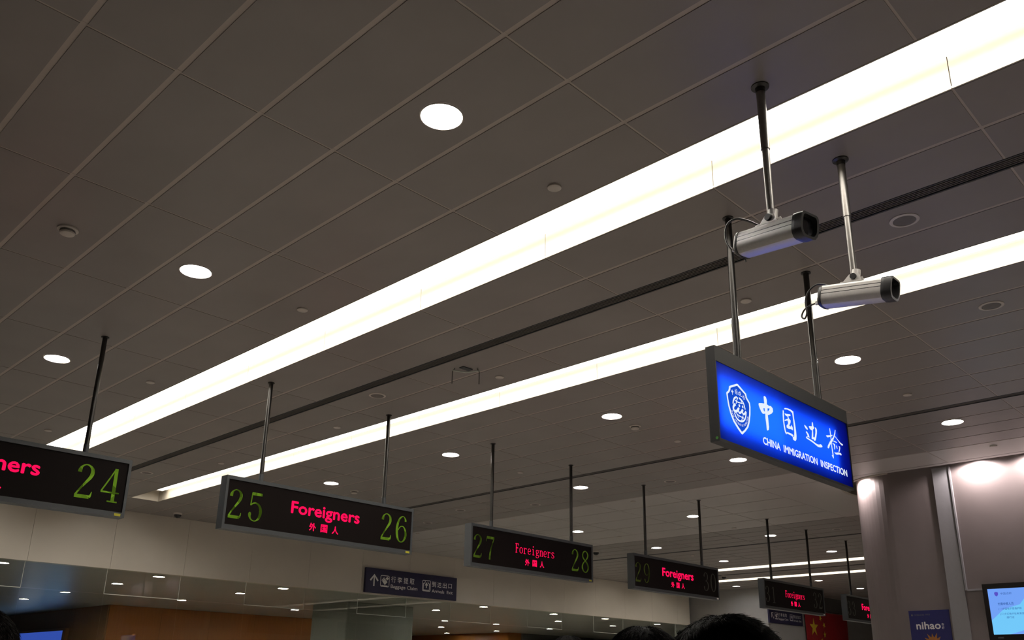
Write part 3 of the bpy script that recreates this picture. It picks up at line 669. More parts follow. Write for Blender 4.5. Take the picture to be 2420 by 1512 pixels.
def lane_sign(cx, zt, left, right, serif, gl, gr, label, poles=(-1, 1), sticker=True):
    zb = zt-.665; zc = (zt+zb)/2
    t = thing('lane_sign', (cx, (SY0+SY1)/2, Z(zb)), label, 'sign', 'hanging LED lane signs over the counters')
    x0, x1 = cx-1.5, cx+1.5; f = .032
    mb = MB()
    mb.box((x0, x1), (SY0+.03, SY1), (Z(zb), Z(zt)))
    mb.box((x0, x1), (SY0, SY0+.03), (Z(zt)-.045, Z(zt))).box((x0, x1), (SY0, SY0+.03), (Z(zb), Z(zb)+.055))
    mb.box((x0, x0+f), (SY0, SY0+.03), (Z(zb)+.055, Z(zt)-.045)).box((x1-f, x1), (SY0, SY0+.03), (Z(zb)+.055, Z(zt)-.045))
    mb.build('housing', M['frame'], t)
    MB().box((x0+f-.002, x1-f+.002), (SY0+.014, SY0+.021), (Z(zb)+.05, Z(zt)-.04)).build('screen', M['screen'], t)
    pl = Plane((cx, SY0+.014, Z(zc)), (1, 0, 0), (0, 0, 1)); d = .0015
    mb = MB()
    if serif: serif_word(mb, pl, 'Foreigners', -.49, -.02, .98, .155, d)
    else: text(mb, pl, 'Foreigners', -.55, -.064, 1.10, .214, d, bold=.026)
    mb.build('message', M['red'], t)
    for k, ch in enumerate('外国人'): text(MB(), pl, ch, -.255+k*.18, -.205, .108, .108, d, bold=.03).build('message_character', M['red'], t)
    if left: figures(MB(), pl, left, -1.435, -.195, .37, d, .275).build('lane_number', gl, t)
    if right: figures(MB(), pl, right, .925, -.178, .385, d, .275).build('lane_number', gr, t)
    for s in poles:
        q = pole(MB(), cx+s*.995, 10.045, Z(zt)-.01, H-.002, .027).build('pole', M['darkpole'], t, smooth=True)
        flange(MB(), cx+s*.995, 10.045, .045).build('flange', M['darkpole'], q, smooth=True)
        MB().tube([(cx+s*.995, 10.045, Z(zt)-.005), (cx+s*.995, 10.045, Z(zt)+.10)], .031, 14).build('sleeve', M['frame'], q, smooth=True)
    if sticker: MB().box((x1-.115, x1-.045), (SY0-.002, SY0+.001), (Z(zb)+.012, Z(zb)+.04)).build('sticker', M['sticker'] if sticker is True else M['signwhite'], t)
    return t
lane_sign(2.455, 2.335, '', '24', False, M['green'], M['green'], 'LED lane sign cut by the left edge, showing ners and green 24')
lane_sign(6.64, 2.38, '25', '26', False, M['green'], M['green'], 'LED lane sign reading 25 Foreigners 26 in bold red and green')
lane_sign(10.815, 2.34, '27', '28', True, M['green2'], M['green2'], 'LED lane sign reading 27 Foreigners 28 above the navy baggage claim sign')
lane_sign(15.03, 2.335, '29', '30', False, M['green3'], M['green4'], 'LED lane sign reading 29 Foreigners 30 with dim numbers', sticker='w')
lane_sign(19.96, 2.31, '31', '32', True, M['green4'], M['green4'], 'LED lane sign reading Foreigners with unlit 31 and 32, before the flag', sticker='w')
lane_sign(24.25, 2.28, '33', '34', False, M['green4'], M['green4'], 'farthest LED lane sign, half hidden behind the pale pier', sticker=False)

# ---- blue lightbox sign
BY, BY1, BX, BX1, BZ, BZ1 = 3.24, 3.32, 5.50, 7.805, 1.70, 2.455
t = thing('lightbox_sign', (6.65, 3.28, Z(BZ)), 'glowing blue lightbox sign reading CHINA IMMIGRATION INSPECTION, hung on two poles', 'sign')
fz0, fz1, fx0, fx1 = Z(1.722), Z(2.333), 5.512, 7.797
mb = MB()
mb.box((BX, BX1), (BY1-.006, BY1), (Z(BZ), Z(BZ1)))
YB_ = BY1-.006
mb.box((BX, BX1), (BY, YB_), (fz1, Z(BZ1))).box((BX, BX1), (BY, YB_), (Z(BZ), fz0))
mb.box((BX, fx0), (BY, YB_), (fz0, fz1)).box((fx1, BX1), (BY, YB_), (fz0, fz1))
mb.build('case', M['chframe'], t)
MB().box((fx0, fx1), (BY1-.012, BY1-.007), (fz0, fz1)).build('lining', M['boxin'], t)
MB().face([(fx0, BY+.008, fz0), (fx1, BY+.008, fz0), (fx1, BY+.008, fz1), (fx0, BY+.008, fz1)]).build('panel', M['film'], t)
pl = Plane((5.50, BY+.008, Z(1.70)), (1, 0, 0), (0, 0, 1)); d = .002
EM = MB()
so, si = TR['shield_out'], TR['shield_in']
fill(EM, pl, [so, si], d)
for k, w in [('arc1', .016), ('arc2', .015), ('m1', .009), ('m2', .009), ('m3', .007), ('C', .022), ('i1', .018), ('i2', .018), ('low', .015), ('l1', .009), ('l2', .006), ('l3', .009)]:
    stroke(EM, pl, TR['e_'+k], d+.001, w)
for a, b in TR['e_dots']: fill(EM, pl, [[(a+.012*math.cos(q*.785), b+.012*math.sin(q*.785)) for q in range(8)]], d+.001)
GL = [(['zhong'], ['zhong_h1', 'zhong_h2']), (['guo1', 'guo2', 'guo3', 'guo4'], []), (['bian1', 'bian2', 'bian3'], []), (['jian%d' % k for k in range(1, 10)], [])]
path = catmull(TR['e_txt'], 12); word = 'CHINA IMMIGRATION INSPECTION'
acc = [0]
for p, q in zip(path[:-1], path[1:]): acc.append(acc[-1]+math.dist(p, q))
for k, ch in enumerate(word):
    if ch == ' ': continue
    s_ = acc[-1]*(k+.5)/len(word); i = max(j for j in range(len(acc)) if acc[j] <= s_); i = min(i, len(path)-2)
    f_ = (s_-acc[i])/(acc[i+1]-acc[i]); px, py = [path[i][j]+(path[i+1][j]-path[i][j])*f_ for j in (0, 1)]
    text(EM, pl, ch, px-.0055, py-.009, .011 if ch != 'I' else .003, .018, d+.001, rot=math.atan2(path[i+1][1]-path[i][1], path[i+1][0]-path[i][0]))
for (ps, hs), (cx_, cy_) in zip(GL, TR['e_small']):
    al = [q for p in ps for q in TR[p]]; mx = (min(q[0] for q in al)+max(q[0] for q in al))/2; my = (min(q[1] for q in al)+max(q[1] for q in al))/2
    k_ = .044/(max(q[1] for q in al)-min(q[1] for q in al)); k_ = min(k_, .20)
    mapp = lambda L: [(cx_+(a-mx)*k_, cy_+(b-my)*k_) for a, b in L]
    for p in ps: fill(EM, pl, [mapp(TR[p])] + ([mapp(TR[h]) for h in hs]), d+.001)
em = EM.build('emblem', M['letter'], t)
fill(MB(), pl, [[(a, b) for a, b in so]], d-.001).build('emblem_field', M['shieldblue'], em)
for (ps, hs), nm in zip(GL, 'abcd'):
    mb = MB()
    for q, p in enumerate(ps): fill(mb, pl, [TR[p]] + [TR[h] for h in hs], d+.0004*q)
    mb.build('brush_character', M['letter'], t)
for wd, a0, a1 in (('CHINA', .664, .948), ('IMMIGRATION', 1.002, 1.607), ('INSPECTION', 1.667, 2.197)): text(MB(), pl, wd, a0, .108, a1-a0, .064, d, bold=.035).build('lettering', M['letter'], t)
mb = MB().tube([(BX-.002, BY+.022, Z(1.725)), (BX+.002, BY+.022, Z(1.725))], .011, 14); mb.build('green_dot', M['greendot'], t)
for x in (5.916, 7.319):
    q = pole(MB(), x, 3.28, Z(BZ1)-.01, H-.002, .027).build('pole', M['darkpole'], t, smooth=True)
    flange(MB(), x, 3.28, .046).build('flange', M['darkpole'], q, smooth=True)
    MB().tube([(x, 3.28, Z(BZ1)-.005), (x, 3.28, Z(BZ1)+.35)], .0305, 16).build('sleeve', M['darkpole'], q, smooth=True)
for cxl, sz, en in ((6.05, .95, 3.6), (6.55, 2.0, 4.8)):      # box backlight as two area lamps, the short one added to brighten the left
    l = bpy.data.lights.new('lightbox_lamp', 'AREA'); l.shape = 'RECTANGLE'; l.size = sz; l.size_y = .38; l.energy = en; l.color = (.92, .96, 1)
    lo = bpy.data.objects.new('lightbox_lamp', l); COL.objects.link(lo); lo.parent = t
    lo.location = (cxl-6.65, 3.302-3.28, Z(2.03)-Z(BZ)); lo.rotation_euler = (-math.pi/2, 0, 0)

# ---- navy direction signs
def direction_sign(x0, y, z0, k, up_arrow, label):
    t = thing('direction_sign', (x0+1.8*k, y, Z(z0)), label, 'sign', 'navy direction signs')
    MB().box((x0, x0+3.59*k), (y, y+.08), (Z(z0), Z(z0)+.712*k), .004).build('board', M['navy'], t)
    pl = Plane((x0, y, Z(z0)), (k, 0, 0), (0, 0, k)); pl.n = Vector((0, -1, 0)); d = .003
    mb = MB()
    if up_arrow:
        stroke(mb, pl, [(.305, .195), (.305, .50)], d, .048, False)
        stroke(mb, pl, [(.168, .35), (.305, .515), (.447, .35)], d+.001, .056, False)
    else:
        stroke(mb, pl, [(.42, .22), (.22, .47)], d, .05, False); stroke(mb, pl, [(.19, .26), (.20, .50), (.40, .50)], d+.001, .05, False)
    mb.build('arrow', M['signwhite'], t)
    def rbox(mb, a0, b0, a1, b1, r, w):
        def lp(a0, b0, a1, b1, r):
            o = []
            for cx, cy, s in ((a1-r, b1-r, 0), (a0+r, b1-r, 1), (a0+r, b0+r, 2), (a1-r, b0+r, 3)):
                o += [(cx+r*math.cos(math.pi/2*(s+j/5)), cy+r*math.sin(math.pi/2*(s+j/5))) for j in range(6)]
            return o
        fill(mb, pl, [lp(a0, b0, a1, b1, r), lp(a0+w, b0+w, a1-w, b1-w, max(r-w, .005))], d)
    mb = MB(); rbox(mb, .535, .196, .873, .534, .05, .020)
    fill(mb, pl, [[(.665, .475), (.578, .385), (.592, .370), (.682, .458)]], d)
    fill(mb, pl, [[(.690, .450), (.600, .362), (.704, .252), (.800, .345), (.772, .372), (.730, .415)], [(.700, .372), (.712, .372), (.716, .402), (.706, .418), (.696, .400)]], d)
    fill(mb, pl, [[(.722, .445), (.785, .500), (.852, .455), (.788, .392)]], d)
    fill(mb, pl, [[(.578, .217), (.812, .217), (.812, .243), (.578, .243)]], d)
    mb.build('baggage_symbol', M['signwhite'], t)
    mb = MB(); rbox(mb, 2.148, .197, 2.493, .536, .05, .020)
    stroke(mb, pl, [(2.245, .435), (2.20, .435), (2.20, .235), (2.44, .235), (2.44, .435), (2.395, .435)], d, .030, False)
    stroke(mb, pl, [(2.32, .30), (2.32, .42)], d, .04, False); fill(mb, pl, [[(2.32, .475), (2.252, .372), (2.285, .372), (2.32, .412), (2.355, .372), (2.388, .372)]], d+.001)
    stroke(mb, pl, [(2.245, .435), (2.275, .50)], d+.0005, .022, False); stroke(mb, pl, [(2.395, .435), (2.365, .50)], d+.0005, .022, False)
    mb.build('exit_symbol', M['signwhite'], t)
    for j, ch in enumerate('行李提取'): text(MB(), pl, ch, .934+j*.240, .355, .178, .178, d, bold=.012).build('character', M['signwhite'], t)
    for j, ch in enumerate('到达出口'): text(MB(), pl, ch, 2.542+j*.224 + (.012 if j == 3 else 0), .350 + (.012 if j == 3 else 0), .172 - (.02 if j == 3 else 0), .172-(.03 if j == 3 else 0), d, bold=.012).build('character', M['signwhite'], t)
    text(MB(), pl, 'Baggage Claim', .930, .158, 1.035, .135, d, bold=.014).build('lettering', M['signwhite'], t)
    text(MB(), pl, 'Arrivals  Exit', 2.546, .183, .872, .098, d, bold=.014).build('lettering', M['signwhite'], t)
direction_sign(15.56, 21.10, 2.375, 1.0, True, 'navy Baggage Claim and Arrivals Exit sign with upward arrow on the fascia')
direction_sign(32.97, 17.66, 2.360, .785, False, 'small navy Baggage Claim sign with diagonal arrow, left of the red flag')

# ---- flag on the far wall
t = thing('flag', (38.1, 17.7, Z(.32)), 'red flag with yellow stars hanging on the far wall', 'flag')
FX, FZ, FW, FH = 36.06, 3.05, 4.1, 2.73
def cloth(u, v): return (FX+u*FW, 17.69-.02*math.sin(u*9+v*2)-.012*math.sin(u*21), Z(FZ-v*FH))
mb = MB(); n, m_ = 32, 12
mb.v = [cloth(i/n, j/m_) for j in range(m_+1) for i in range(n+1)]
mb.f = [(j*(n+1)+i, (j+1)*(n+1)+i, (j+1)*(n+1)+i+1, j*(n+1)+i+1) for j in range(m_) for i in range(n)]; mb.mi = [0]*len(mb.f)
mb.build('cloth', M['flagred'], t, smooth=True)
def star(cx, cz, r, a0):
    pl = Plane((cx, 17.645, Z(cz)), (1, 0, 0), (0, 0, 1))
    fill(MB(), pl, [[((r if k % 2 == 0 else r*.382)*math.sin(a0+k*math.pi/5), (r if k % 2 == 0 else r*.382)*math.cos(a0+k*math.pi/5)) for k in range(10)]], 0).build('star', M['flagyellow'], t)
star(36.75, 2.36, .41, 0)
for a, b in ((37.43, 2.78), (37.72, 2.50), (37.72, 2.10), (37.43, 1.82)): star(a, b, .145, math.atan2(36.75-a, 2.36-b))
MB().tube([(FX-.05, 17.70, Z(FZ)+.01), (FX+FW+.05, 17.70, Z(FZ)+.01)], .02, 10).build('rod', M['pole'], t)

# ================================================================== CCTV CAMERAS
def cctv(x, y, ax, zc, label):
    A = Vector((ax[0], ax[1], ax[2])).normalized(); Sd = A.cross(Vector((0, 0, 1))).normalized(); U = Sd.cross(A)
    C = Vector((x, y, Z(zc)))
    P = lambda a, s, u: C + A*a + Sd*s + U*u
    t = thing('cctv_camera', (x, y, Z(zc)), label, 'security camera', 'box CCTV cameras on drop poles')
    # pole, flange
    q = MB().tube([(x, y, Z(2.785)), (x, y, H-.002)], .0235, 18).build('pole', M['pole'], t, smooth=True)
    MB().tube([(x, y, H-.48), (x, y, H-.002)], .029, 18).build('upper_sleeve', M['pole'], q, smooth=True)
    MB().lathe((x, y, H), [(.058, 0), (.058, -.008), (.034, -.016), (.031, -.05)], 24).build('flange', M['darkpole'], q, smooth=True)
    # housing: lid and body profile lofted along the axis
    half = [(.052, .070), (.066, .064), (.074, .050), (.0755, .030), (.0715, .029), (.0715, .026), (.0765, .025), (.0775, .004), (.0735, .003), (.0735, .000), (.0775, -.001), (.0775, -.030), (.070, -.052), (.052, -.074), (.030, -.080)]
    prof = half + [(-a, b) for a, b in half[::-1]]
    def loft(mb, prof, a0, a1, sc0=1., sc1=1.):
        n = len(prof); b = len(mb.v)
        for a, sc in ((a0, sc0), (a1, sc1)): mb.v += [tuple(P(a, s*sc, u*sc)) for s, u in prof]
        for k in range(n): mb.f.append((b+k, b+(k+1) % n, b+n+(k+1) % n, b+n+k)); mb.mi.append(mb.cur)
        mb.f.append(tuple(b+k for k in range(n))[::-1]); mb.f.append(tuple(b+n+k for k in range(n))); mb.mi += [mb.cur]*2
        return mb
    body = loft(MB(), prof, -.225, .205).build('housing', M['camsilver'], t, smooth=True)
    body.data.set_sharp_from_angle(angle=math.radians(22))
    for s_ in (-1, 1):
        for u_ in (.0275, .0015):
            MB().add([tuple(P(a, s_*w, u)) for a in (-.2245, .2045) for w in (.0722, .0768) for u in (u_-.0022, u_+.0022)], [(0, 1, 3, 2), (4, 6, 7, 5), (0, 4, 5, 1), (2, 3, 7, 6), (0, 2, 6, 4), (1, 5, 7, 3)]).build('groove', M['black'], body)
    simple = [half[0], half[1], half[2], (.0775, .004), half[11], half[12], half[13], half[14]]; simple = simple + [(-a, b) for a, b in simple[::-1]]
    rc = loft(loft(MB(), simple, -.243, -.225, 1.0, 1.045), simple, -.254, -.243, .93, 1.0).build('rear_cap', M['black'], t, smooth=True)
    # front cap with a hooded window
    mb = MB(); loft(mb, simple, .205, .225, 1.05, 1.07)
    n = len(simple); b = len(mb.v)
    for a, sc in ((.225, 1.07), (.275, 1.05), (.275, .84), (.240, .80)): mb.v += [tuple(P(a, s*sc, u*sc)) for s, u in simple]
    for r in range(3):
        for k in range(n): mb.f.append((b+r*n+k, b+r*n+(k+1) % n, b+(r+1)*n+(k+1) % n, b+(r+1)*n+k)); mb.mi.append(0)
    fc = mb.build('front_cap', M['black'], t, smooth=True)
    MB().face([P(.243, s*.80, u*.80) for s, u in simple]).build('window', M['camglass'], fc)
    MB().tube([P(.215, -.081, .028), P(.215, -.085, .028)], .006, 10).build('screw', M['tie'], fc)
    # brand print, upside down because the housing hangs inverted
    pl = Plane(P(.125, -.0778, .0150), -A, -U); pl.n = -Sd
    lb = MB(); fill(lb, pl, [[(-.042, -.010), (.042, -.010), (.042, .010), (-.042, .010)]], .0006)
    plate = lb.build('label_plate', M['blade'], t)
    text(MB(), pl, 'PELCO', -.036, -.006, .072, .012, .0014, bold=.02).build('lettering', M['tie'], plate)
    # mounting foot on the lid: folded bracket, bolts, knob
    mb = MB()
    for s in (-.034, .030):
        pts = [(-.085, .070), (-.080, .080), (-.035, .135), (.035, .135), (.06, .080), (.065, .070)]
        f0 = [P(a-.01, s, u) for a, u in pts]; f1 = [P(a-.01, s+.004, u) for a, u in pts]
        mb.face(f0); mb.face(f1[::-1])
        for k in range(len(pts)): j = (k+1) % len(pts); mb.face([f0[k], f0[j], f1[j], f1[k]][::-1])
    mb.add([tuple(P(a, s, u)) for a in (-.095, .06) for s in (-.06, .06) for u in (.069, .075)], [(0, 1, 3, 2), (4, 6, 7, 5), (0, 4, 5, 1), (2, 3, 7, 6), (0, 2, 6, 4), (1, 5, 7, 3)])
    br = mb.build('bracket', M['camsilver'], t)
    MB().tube([P(-.01, -.045, .108), P(-.01, -.034, .108)], .013, 8).build('bolt', M['pole'], br)
    MB().tube([P(-.01, .034, .115), P(-.01, .052, .115)], .022, 12).build('knob', M['black'], br, smooth=True)
    MB().tube([P(-.01, 0, .115), P(-.01, 0, .175)], .030, 14).build('socket', M['camsilver'], br, smooth=True)
    if x < 5: path = [(-.06, -.02, .085), (-.115, -.02, .10), (-.22, -.02, .165), (-.32, -.02, .21), (-.39, -.02, .205), (-.418, -.02, .16), (-.41, -.02, .09), (-.375, -.02, .03), (-.335, -.02, .0), (-.25, -.02, .0)]
    else: path = [(-.06, -.02, .085), (-.15, -.02, .06), (-.243, -.02, .105), (-.315, -.02, .113), (-.37, -.02, .07), (-.39, -.02, .0), (-.372, -.02, -.097), (-.385, -.02, -.14), (-.41, -.02, -.12), (-.395, -.02, -.075), (-.356, -.02, -.045), (-.30, -.02, -.03), (-.25, -.02, -.02)]
    cb_ = MB().tube(catmull([tuple(P(*p)) for p in path], 6), .0075 if x < 5 else .0065, 8).build('cable', M['cable'], t, smooth=True)
    MB().tube([P(*path[-2]) + Vector((0, 0, .012)), P(*path[-2]) - Vector((0, 0, .012))], .012, 8).build('cable_tie', M['tie'], cb_)
    if x > 5:
        w = [tuple(P(*p)) for p in [(-.225, -.03, .0), (-.27, -.035, .03), (-.245, -.035, -.01), (-.235, -.035, -.05), (-.215, -.035, -.085)]]
        MB().tube(catmull(w, 5), .003, 6).build('wire', M['cable'], t)
    else:
        w = [tuple(P(*p)) for p in [(-.235, -.03, .01), (-.262, -.035, -.005), (-.258, -.035, -.05), (-.24, -.035, -.10)]]
        MB().tube(catmull(w, 5), .004, 6).build('wire', M['cable'], t)
cctv(4.553, 2.226, (-.20, -.968, -.16), 2.632, 'silver box CCTV camera on a drop pole under the nearest light trough')
cctv(5.722, 2.212, (0, -.985, -.17), 2.642, 'silver box CCTV camera on a drop pole, lower right of its twin')

# ================================================================== THINGS ON THE PIER
def wallplane(y, z, dx):
    p = Plane((PX-dx, y, Z(z)), (0, -KP, 0), (0, 0, KP)); p.n = Vector((-1, 0, 0)); return p
t = thing('poster', (PX, 5.62*KP, Z(.27*KP)), 'dark blue nihao poster with an orange flower on the pier', 'poster')
MB().box((PX-.012, PX-.001), (5.29*KP, 5.962*KP), (Z(.27*KP), Z(1.262*KP)), .002).build('sheet', M['posterblue'], t)
pl = wallplane(5.962*KP, 1.262*KP, .012); d = .002
text(MB(), pl, 'nihao', .105, -.318, .405, .128, d, bold=.03).build('lettering', M['signwhite'], t)
mb = MB()
for k, ch in enumerate('你好'): text(mb, pl, ch, .525, -.265-k*.055, .04, .045, d, bold=.01)
mb.build('lettering', M['signwhite'], t)
mb = MB(); text(mb, pl, '中国边检', .09, -.088, .17, .028, d); fill(mb, pl, [[(.055+.016*math.cos(k), -.075+.018*math.sin(k)) for k in [q*math.pi/4 for q in range(8)]]], d)
text(mb, pl, '移民局', .28, -.085, .075, .026, d)
mb.build('small_print', M['shutter'], t)
for k in range(9):
    a = math.radians(-10+k*25); r0, r1, w = .09, .175+.02*(k % 2), .20
    fill(MB(), pl, [[(.36+r0*math.cos(a-w*1.6), -.56+r0*math.sin(a-w*1.6)), (.36+r1*math.cos(a+.06), -.56+r1*math.sin(a+.06)), (.36+r0*math.cos(a+w*1.6), -.56+r0*math.sin(a+w*1.6))]], d+.0004*k).build('petal', M['orange'], t)
fill(MB(), pl, [[(.36+.115*math.cos(k), -.56+.115*math.sin(k)) for k in [q*math.pi/10 for q in range(20)]]], d+.005).build('flower_centre', M['orange'], t)
# wall screen
t = thing('wall_screen', (PX-.1, 3.95*KP, Z(.74*KP)), 'bright blue flat wall screen in a black bezel at the right edge', 'screen')
tx = 15.94*KP; y0, y1, z0, z1 = [q*KP for q in (4.672, 3.10, .735, 1.632)]
mb = MB(); mb.box((tx+.02, tx+.07), (y1, y0), (Z(z0), Z(z1)))
sy0, sy1, sz0, sz1 = [q*KP for q in (4.60, 3.17, .826, 1.548)]
mb.box((tx, tx+.02), (y1, y0), (Z(sz1), Z(z1))).box((tx, tx+.02), (y1, y0), (Z(z0), Z(sz0))).box((tx, tx+.02), (sy0, y0), (Z(sz0), Z(sz1))).box((tx, tx+.02), (y1, sy1), (Z(sz0), Z(sz1)))
mb.build('bezel', M['tvblack'], t)
MB().box((tx+.07, PX), (3.7, 4.3), (Z(1.02), Z(1.42))).build('wall_mount', M['black'], t)
sc = MB().face([(tx+.010, sy0, Z(sz0)), (tx+.010, sy1, Z(sz0)), (tx+.010, sy1, Z(sz1)), (tx+.010, sy0, Z(sz1))]).build('display', M['tvscreen'], t)
pl = Plane((tx+.010, sy0, Z(sz1)), (0, -KP, 0), (0, 0, KP)); pl.n = Vector((-1, 0, 0))
fill(MB(), pl, [[(.0, -.50), (.20, -.33), (.45, -.26), (.60, -.08), (.60, -.62), (.25, -.722), (0, -.722)]], .0015).build('picture', M['tvpale'], sc)
fill(MB(), pl, [[(.60, -.10), (.67, -.02), (1.30, -.02), (1.38, -.12), (1.38, -.62), (1.30, -.68), (.62, -.66), (.60, -.60)]], .002).build('picture', M['tvlight'], sc)
mb = MB(); fill(mb, pl, [[(.125, -.05), (.155, -.062), (.15, -.10), (.125, -.125), (.10, -.10), (.095, -.062)]], .003); mb.build('picture', M['tvlogo'], sc)
mb = MB()
text(mb, pl, '中国边检', .185, -.10, .17, .036, .003); text(mb, pl, '无需申报人员', .125, -.265, .235, .044, .003, bold=.012)
text(mb, pl, '(一)中国电子普通护照', .125, -.345, .34, .04, .003); text(mb, pl, '(二)卡式电子往来港澳', .14, -.425, .35, .04, .003); text(mb, pl, '通行证', .225, -.475, .115, .036, .003)
mb.build('screen_text', M['tvtext'], sc)
fill(MB(), Plane((tx, y0, Z(z0)), (0, -1, 0), (0, 0, 1)), [[(.13, .03), (.22, .03), (.22, .055), (.13, .055)]], .001).build('badge', M['frame'], t)
# big display in the rear hall
t = thing('rear_display', (13.6, 41.5, Z(-.6)), 'blue video display on the wood wall at the lower left', 'screen')
MB().box((13.52, 13.69), (38.2, 44.8), (Z(-.7), Z(1.72)), .02).build('frame', M['wood2'], t)
dp = MB().face([(13.515, 44.6, Z(-.6)), (13.515, 38.45, Z(-.6)), (13.515, 38.45, Z(1.63)), (13.515, 44.6, Z(1.63))]).build('display', M['dispblue'], t)
pl = Plane((13.515, 44.6, Z(1.63)), (0, -1, 0), (0, 0, 1))
fill(MB(), pl, [[(.15, -.45), (2.9, -.45), (2.9, -1.9), (.15, -1.9)]], .004).build('picture', M['dispwhite'], dp)
fill(MB(), pl, [[(3.1, -.75), (4.5, -.5), (5.9, -.45), (5.9, -1.9), (3.1, -1.9)]], .003).build('picture', M['tvpale'], dp)

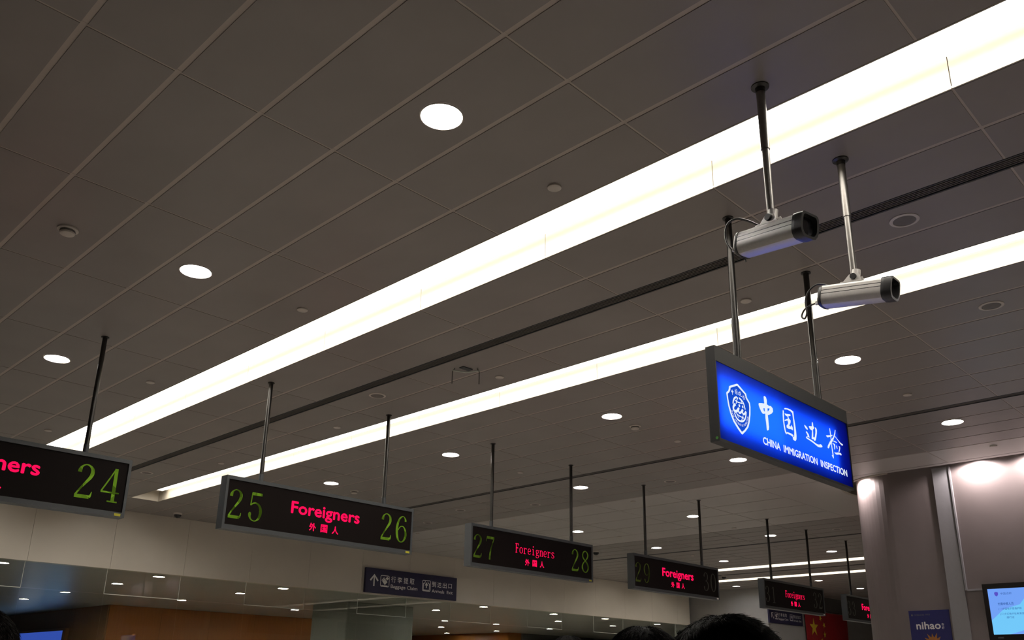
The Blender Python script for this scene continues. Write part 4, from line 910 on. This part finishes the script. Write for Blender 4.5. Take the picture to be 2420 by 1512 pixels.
# ================================================================== PEOPLE
def person(x, y, h, face, label, hairmat, style, seed):
    rnd = random.Random(seed)
    t = thing('person', (x, y, 0), label, 'person', None)
    k = h/1.75
    V = [(0, 0, .96, .14), (0, .0, 1.12, .135), (0, .01, 1.30, .15), (0, .0, 1.43, .11), (0, -.005, 1.50, .058), (0, .012, 1.555, .068), (0, .018, 1.615, .084), (0, .008, 1.665, .082), (0, .0, 1.705, .058)]
    E_ = [(i, i+1) for i in range(8)]
    def chain(start, pts):
        a = start
        for p in pts: V.append(p); E_.append((a, len(V)-1)); a = len(V)-1
    for s in (-1, 1):
        chain(3, [(s*.17, 0, 1.41, .062), (s*.215, -.01, 1.15, .047), (s*.225, .03, .92, .035), (s*.225, .05, .84, .032)])
        hd = len(V)-1
        for q, (dx, dy, l) in enumerate([(-.02, .03, .075), (-.008, .035, .085), (.006, .03, .08), (.018, .02, .065)]): chain(hd, [(s*(.225+dx*.6), .05+dy*.5, .80, .010), (s*(.225+dx), .05+dy, .84-l-.05, .008)])
        chain(hd, [(s*.20, .085, .82, .011), (s*.195, .10, .785, .009)])
        chain(0, [(s*.10, 0, .88, .10), (s*.105, .01, .50, .06), (s*.105, -.02, .09, .042), (s*.11, .03, .045, .042), (s*.12, .15, .035, .035)])
    V.append((0, .112, 1.60, .016)); E_.append((6, len(V)-1))                       # nose
    me = bpy.data.meshes.new('body'); me.from_pydata([(a*k, b*k, c*k) for a, b, c, r in V], E_, [])
    o = bpy.data.objects.new('b', me); COL.objects.link(o)
    md = o.modifiers.new('s', 'SKIN'); md.use_smooth_shade = True
    for i, v in enumerate(me.skin_vertices[0].data): v.radius = (V[i][3]*k, V[i][3]*k); v.use_root = (i == 0)
    ss = o.modifiers.new('u', 'SUBSURF'); ss.levels = 2; ss.render_levels = 2
    bpy.context.view_layer.update()
    e = o.evaluated_get(bpy.context.evaluated_depsgraph_get()); m2 = bpy.data.meshes.new_from_object(e)
    bpy.data.objects.remove(o)
    for p in m2.polygons: p.use_smooth = True
    m2.materials.clear(); m2.materials.append(M['cloth']); m2.materials.append(M['skin'])
    for p in m2.polygons:
        z = p.center.z/k; p.material_index = 1 if (z > 1.46 or (z < .9 and abs(p.center.x) > .17*k)) else 0
    b = link('body', m2, None, t)
    zc = 1.635*k
    rot = Matrix.Rotation(face, 4, 'Z'); t.rotation_euler = (0, 0, face)
    for s in (-1, 1):
        bm = bmesh.new(); bmesh.ops.create_uvsphere(bm, u_segments=12, v_segments=8, radius=.013*k)
        mb = MB().bm(bm); mb.v = [(vx+s*.032*k, vy+.085*k, vz+1.62*k) for vx, vy, vz in mb.v]; me_ = mb.mesh(); me_.name = 'eye'; link('eye', me_, M['eye'], t)
        bm = bmesh.new(); bmesh.ops.create_uvsphere(bm, u_segments=12, v_segments=8, radius=1)
        mb = MB().bm(bm); mb.v = [(vx*.012*k+s*.088*k, vy*.02*k+.0, vz*.032*k+1.60*k) for vx, vy, vz in mb.v]; me_ = mb.mesh(); me_.name = 'ear'; link('ear', me_, M['skin'], t)
    mb = MB().tube([(-.025*k, .092*k, 1.555*k), (0, .104*k, 1.556*k), (.025*k, .092*k, 1.555*k)], [.003, .008, .003], 8); me_ = mb.mesh(); me_.name = 'mouth'; link('mouth', me_, M['skin'], t)
    # hair: a cap that follows the skull plus many short locks
    mb = MB(); nu, nv = 36, 14; front = {'fringe': .10, 'short': .50, 'bun': .5}[style]
    cen = Vector((0, .004*k, 1.645*k)); ra = Vector((.093*k, .104*k, .100*k))
    def skull(a, b, f=1.):
        dirn = Vector((math.cos(a)*math.sin(b), math.sin(a)*math.sin(b), math.cos(b)))
        return cen + Vector((dirn.x*ra.x, dirn.y*ra.y, dirn.z*ra.z))*f, dirn
    def lim(a): # how far down the hair goes: short at the forehead, long at the nape
        f_ = .5+.5*math.sin(a)
        return math.pi*(front*f_**1.5 + .72*(1-f_**1.5))*.92
    base = len(mb.v)
    for j in range(nv+1):
        for i in range(nu):
            a = 2*math.pi*i/nu; p, dr = skull(a, lim(a)*j/nv, 1.0+.03*rnd.random()); mb.v.append(tuple(p))
    for j in range(nv):
        for i in range(nu): mb.f.append((base+j*nu+i, base+(j+1)*nu+i, base+(j+1)*nu+(i+1) % nu, base+j*nu+(i+1) % nu)); mb.mi.append(0)
    for q in range(9000):
        a = rnd.uniform(0, 2*math.pi); b = lim(a)*math.sqrt(rnd.uniform(0, 1)); p, dr = skull(a, b, 1.0)
        tang = Vector((math.cos(a)*math.cos(b), math.sin(a)*math.cos(b), -math.sin(b)))
        # locks sweep from a crown whorl across the head
        whorl = Vector((-p.y+cen.y-.03, p.x-cen.x, 0)).normalized() if style == 'fringe' else Vector((0, 0, 0))
        noise_ = Vector((math.sin(a*5+b*3), math.cos(a*4-b*5), .3))*.25 + Vector((rnd.uniform(-1, 1), rnd.uniform(-1, 1), rnd.uniform(-.4, .4)))*.3
        lift = {'fringe': .30, 'short': .22, 'bun': .08}[style]*rnd.uniform(.2, 1.)
        dirn = (tang*.8 + whorl*.5 + noise_); dirn = (dirn - dr*dirn.dot(dr)).normalized()
        ln = rnd.uniform(.020, .038)*k
        p1 = p + dirn*ln*.5 + dr*(.004+.010*lift); p2 = p + dirn*ln + dr*(.001+.030*lift*rnd.random())
        mb.tube([p-dr*.003, p1, p2], [.0008*k, .0007*k, .00015], 3, caps=False)
    if style == 'bun':
        for q in range(260):
            a = rnd.uniform(0, 6.28); c_ = Vector((.085*k, -.04*k, 1.70*k)); d_ = Vector((rnd.uniform(-.2, 1), rnd.uniform(-1, 1), rnd.uniform(-.6, 1))).normalized()
            mb.tube([c_, c_+d_*.03*k, c_+d_*.05*k+Vector((0, 0, -.01))], [.003, .002, .0003], 4, caps=False)
    me_ = mb.mesh(); me_.name = 'hair'
    for p in me_.polygons: p.use_smooth = True
    link('hair', me_, hairmat, t)
    return t
person(1.235, .736, 1.700, 2.05, 'dark haired person facing the camera, forehead just showing at the bottom edge', M['hair'], 'fringe', 3)
person(1.735, 1.255, 1.727, -.9, 'black haired person seen from behind, left of the facing head', M['hair'], 'bun', 5)
person(3.633, 3.109, 1.83, -.8, 'distant person of whom only a sliver of hair shows at the bottom edge', M['hair'], 'short', 8)
person(.588, 2.205, 1.737, -.3, 'dark brown haired person cut by the left edge at the bottom corner', M['hairbrown'], 'short', 11)
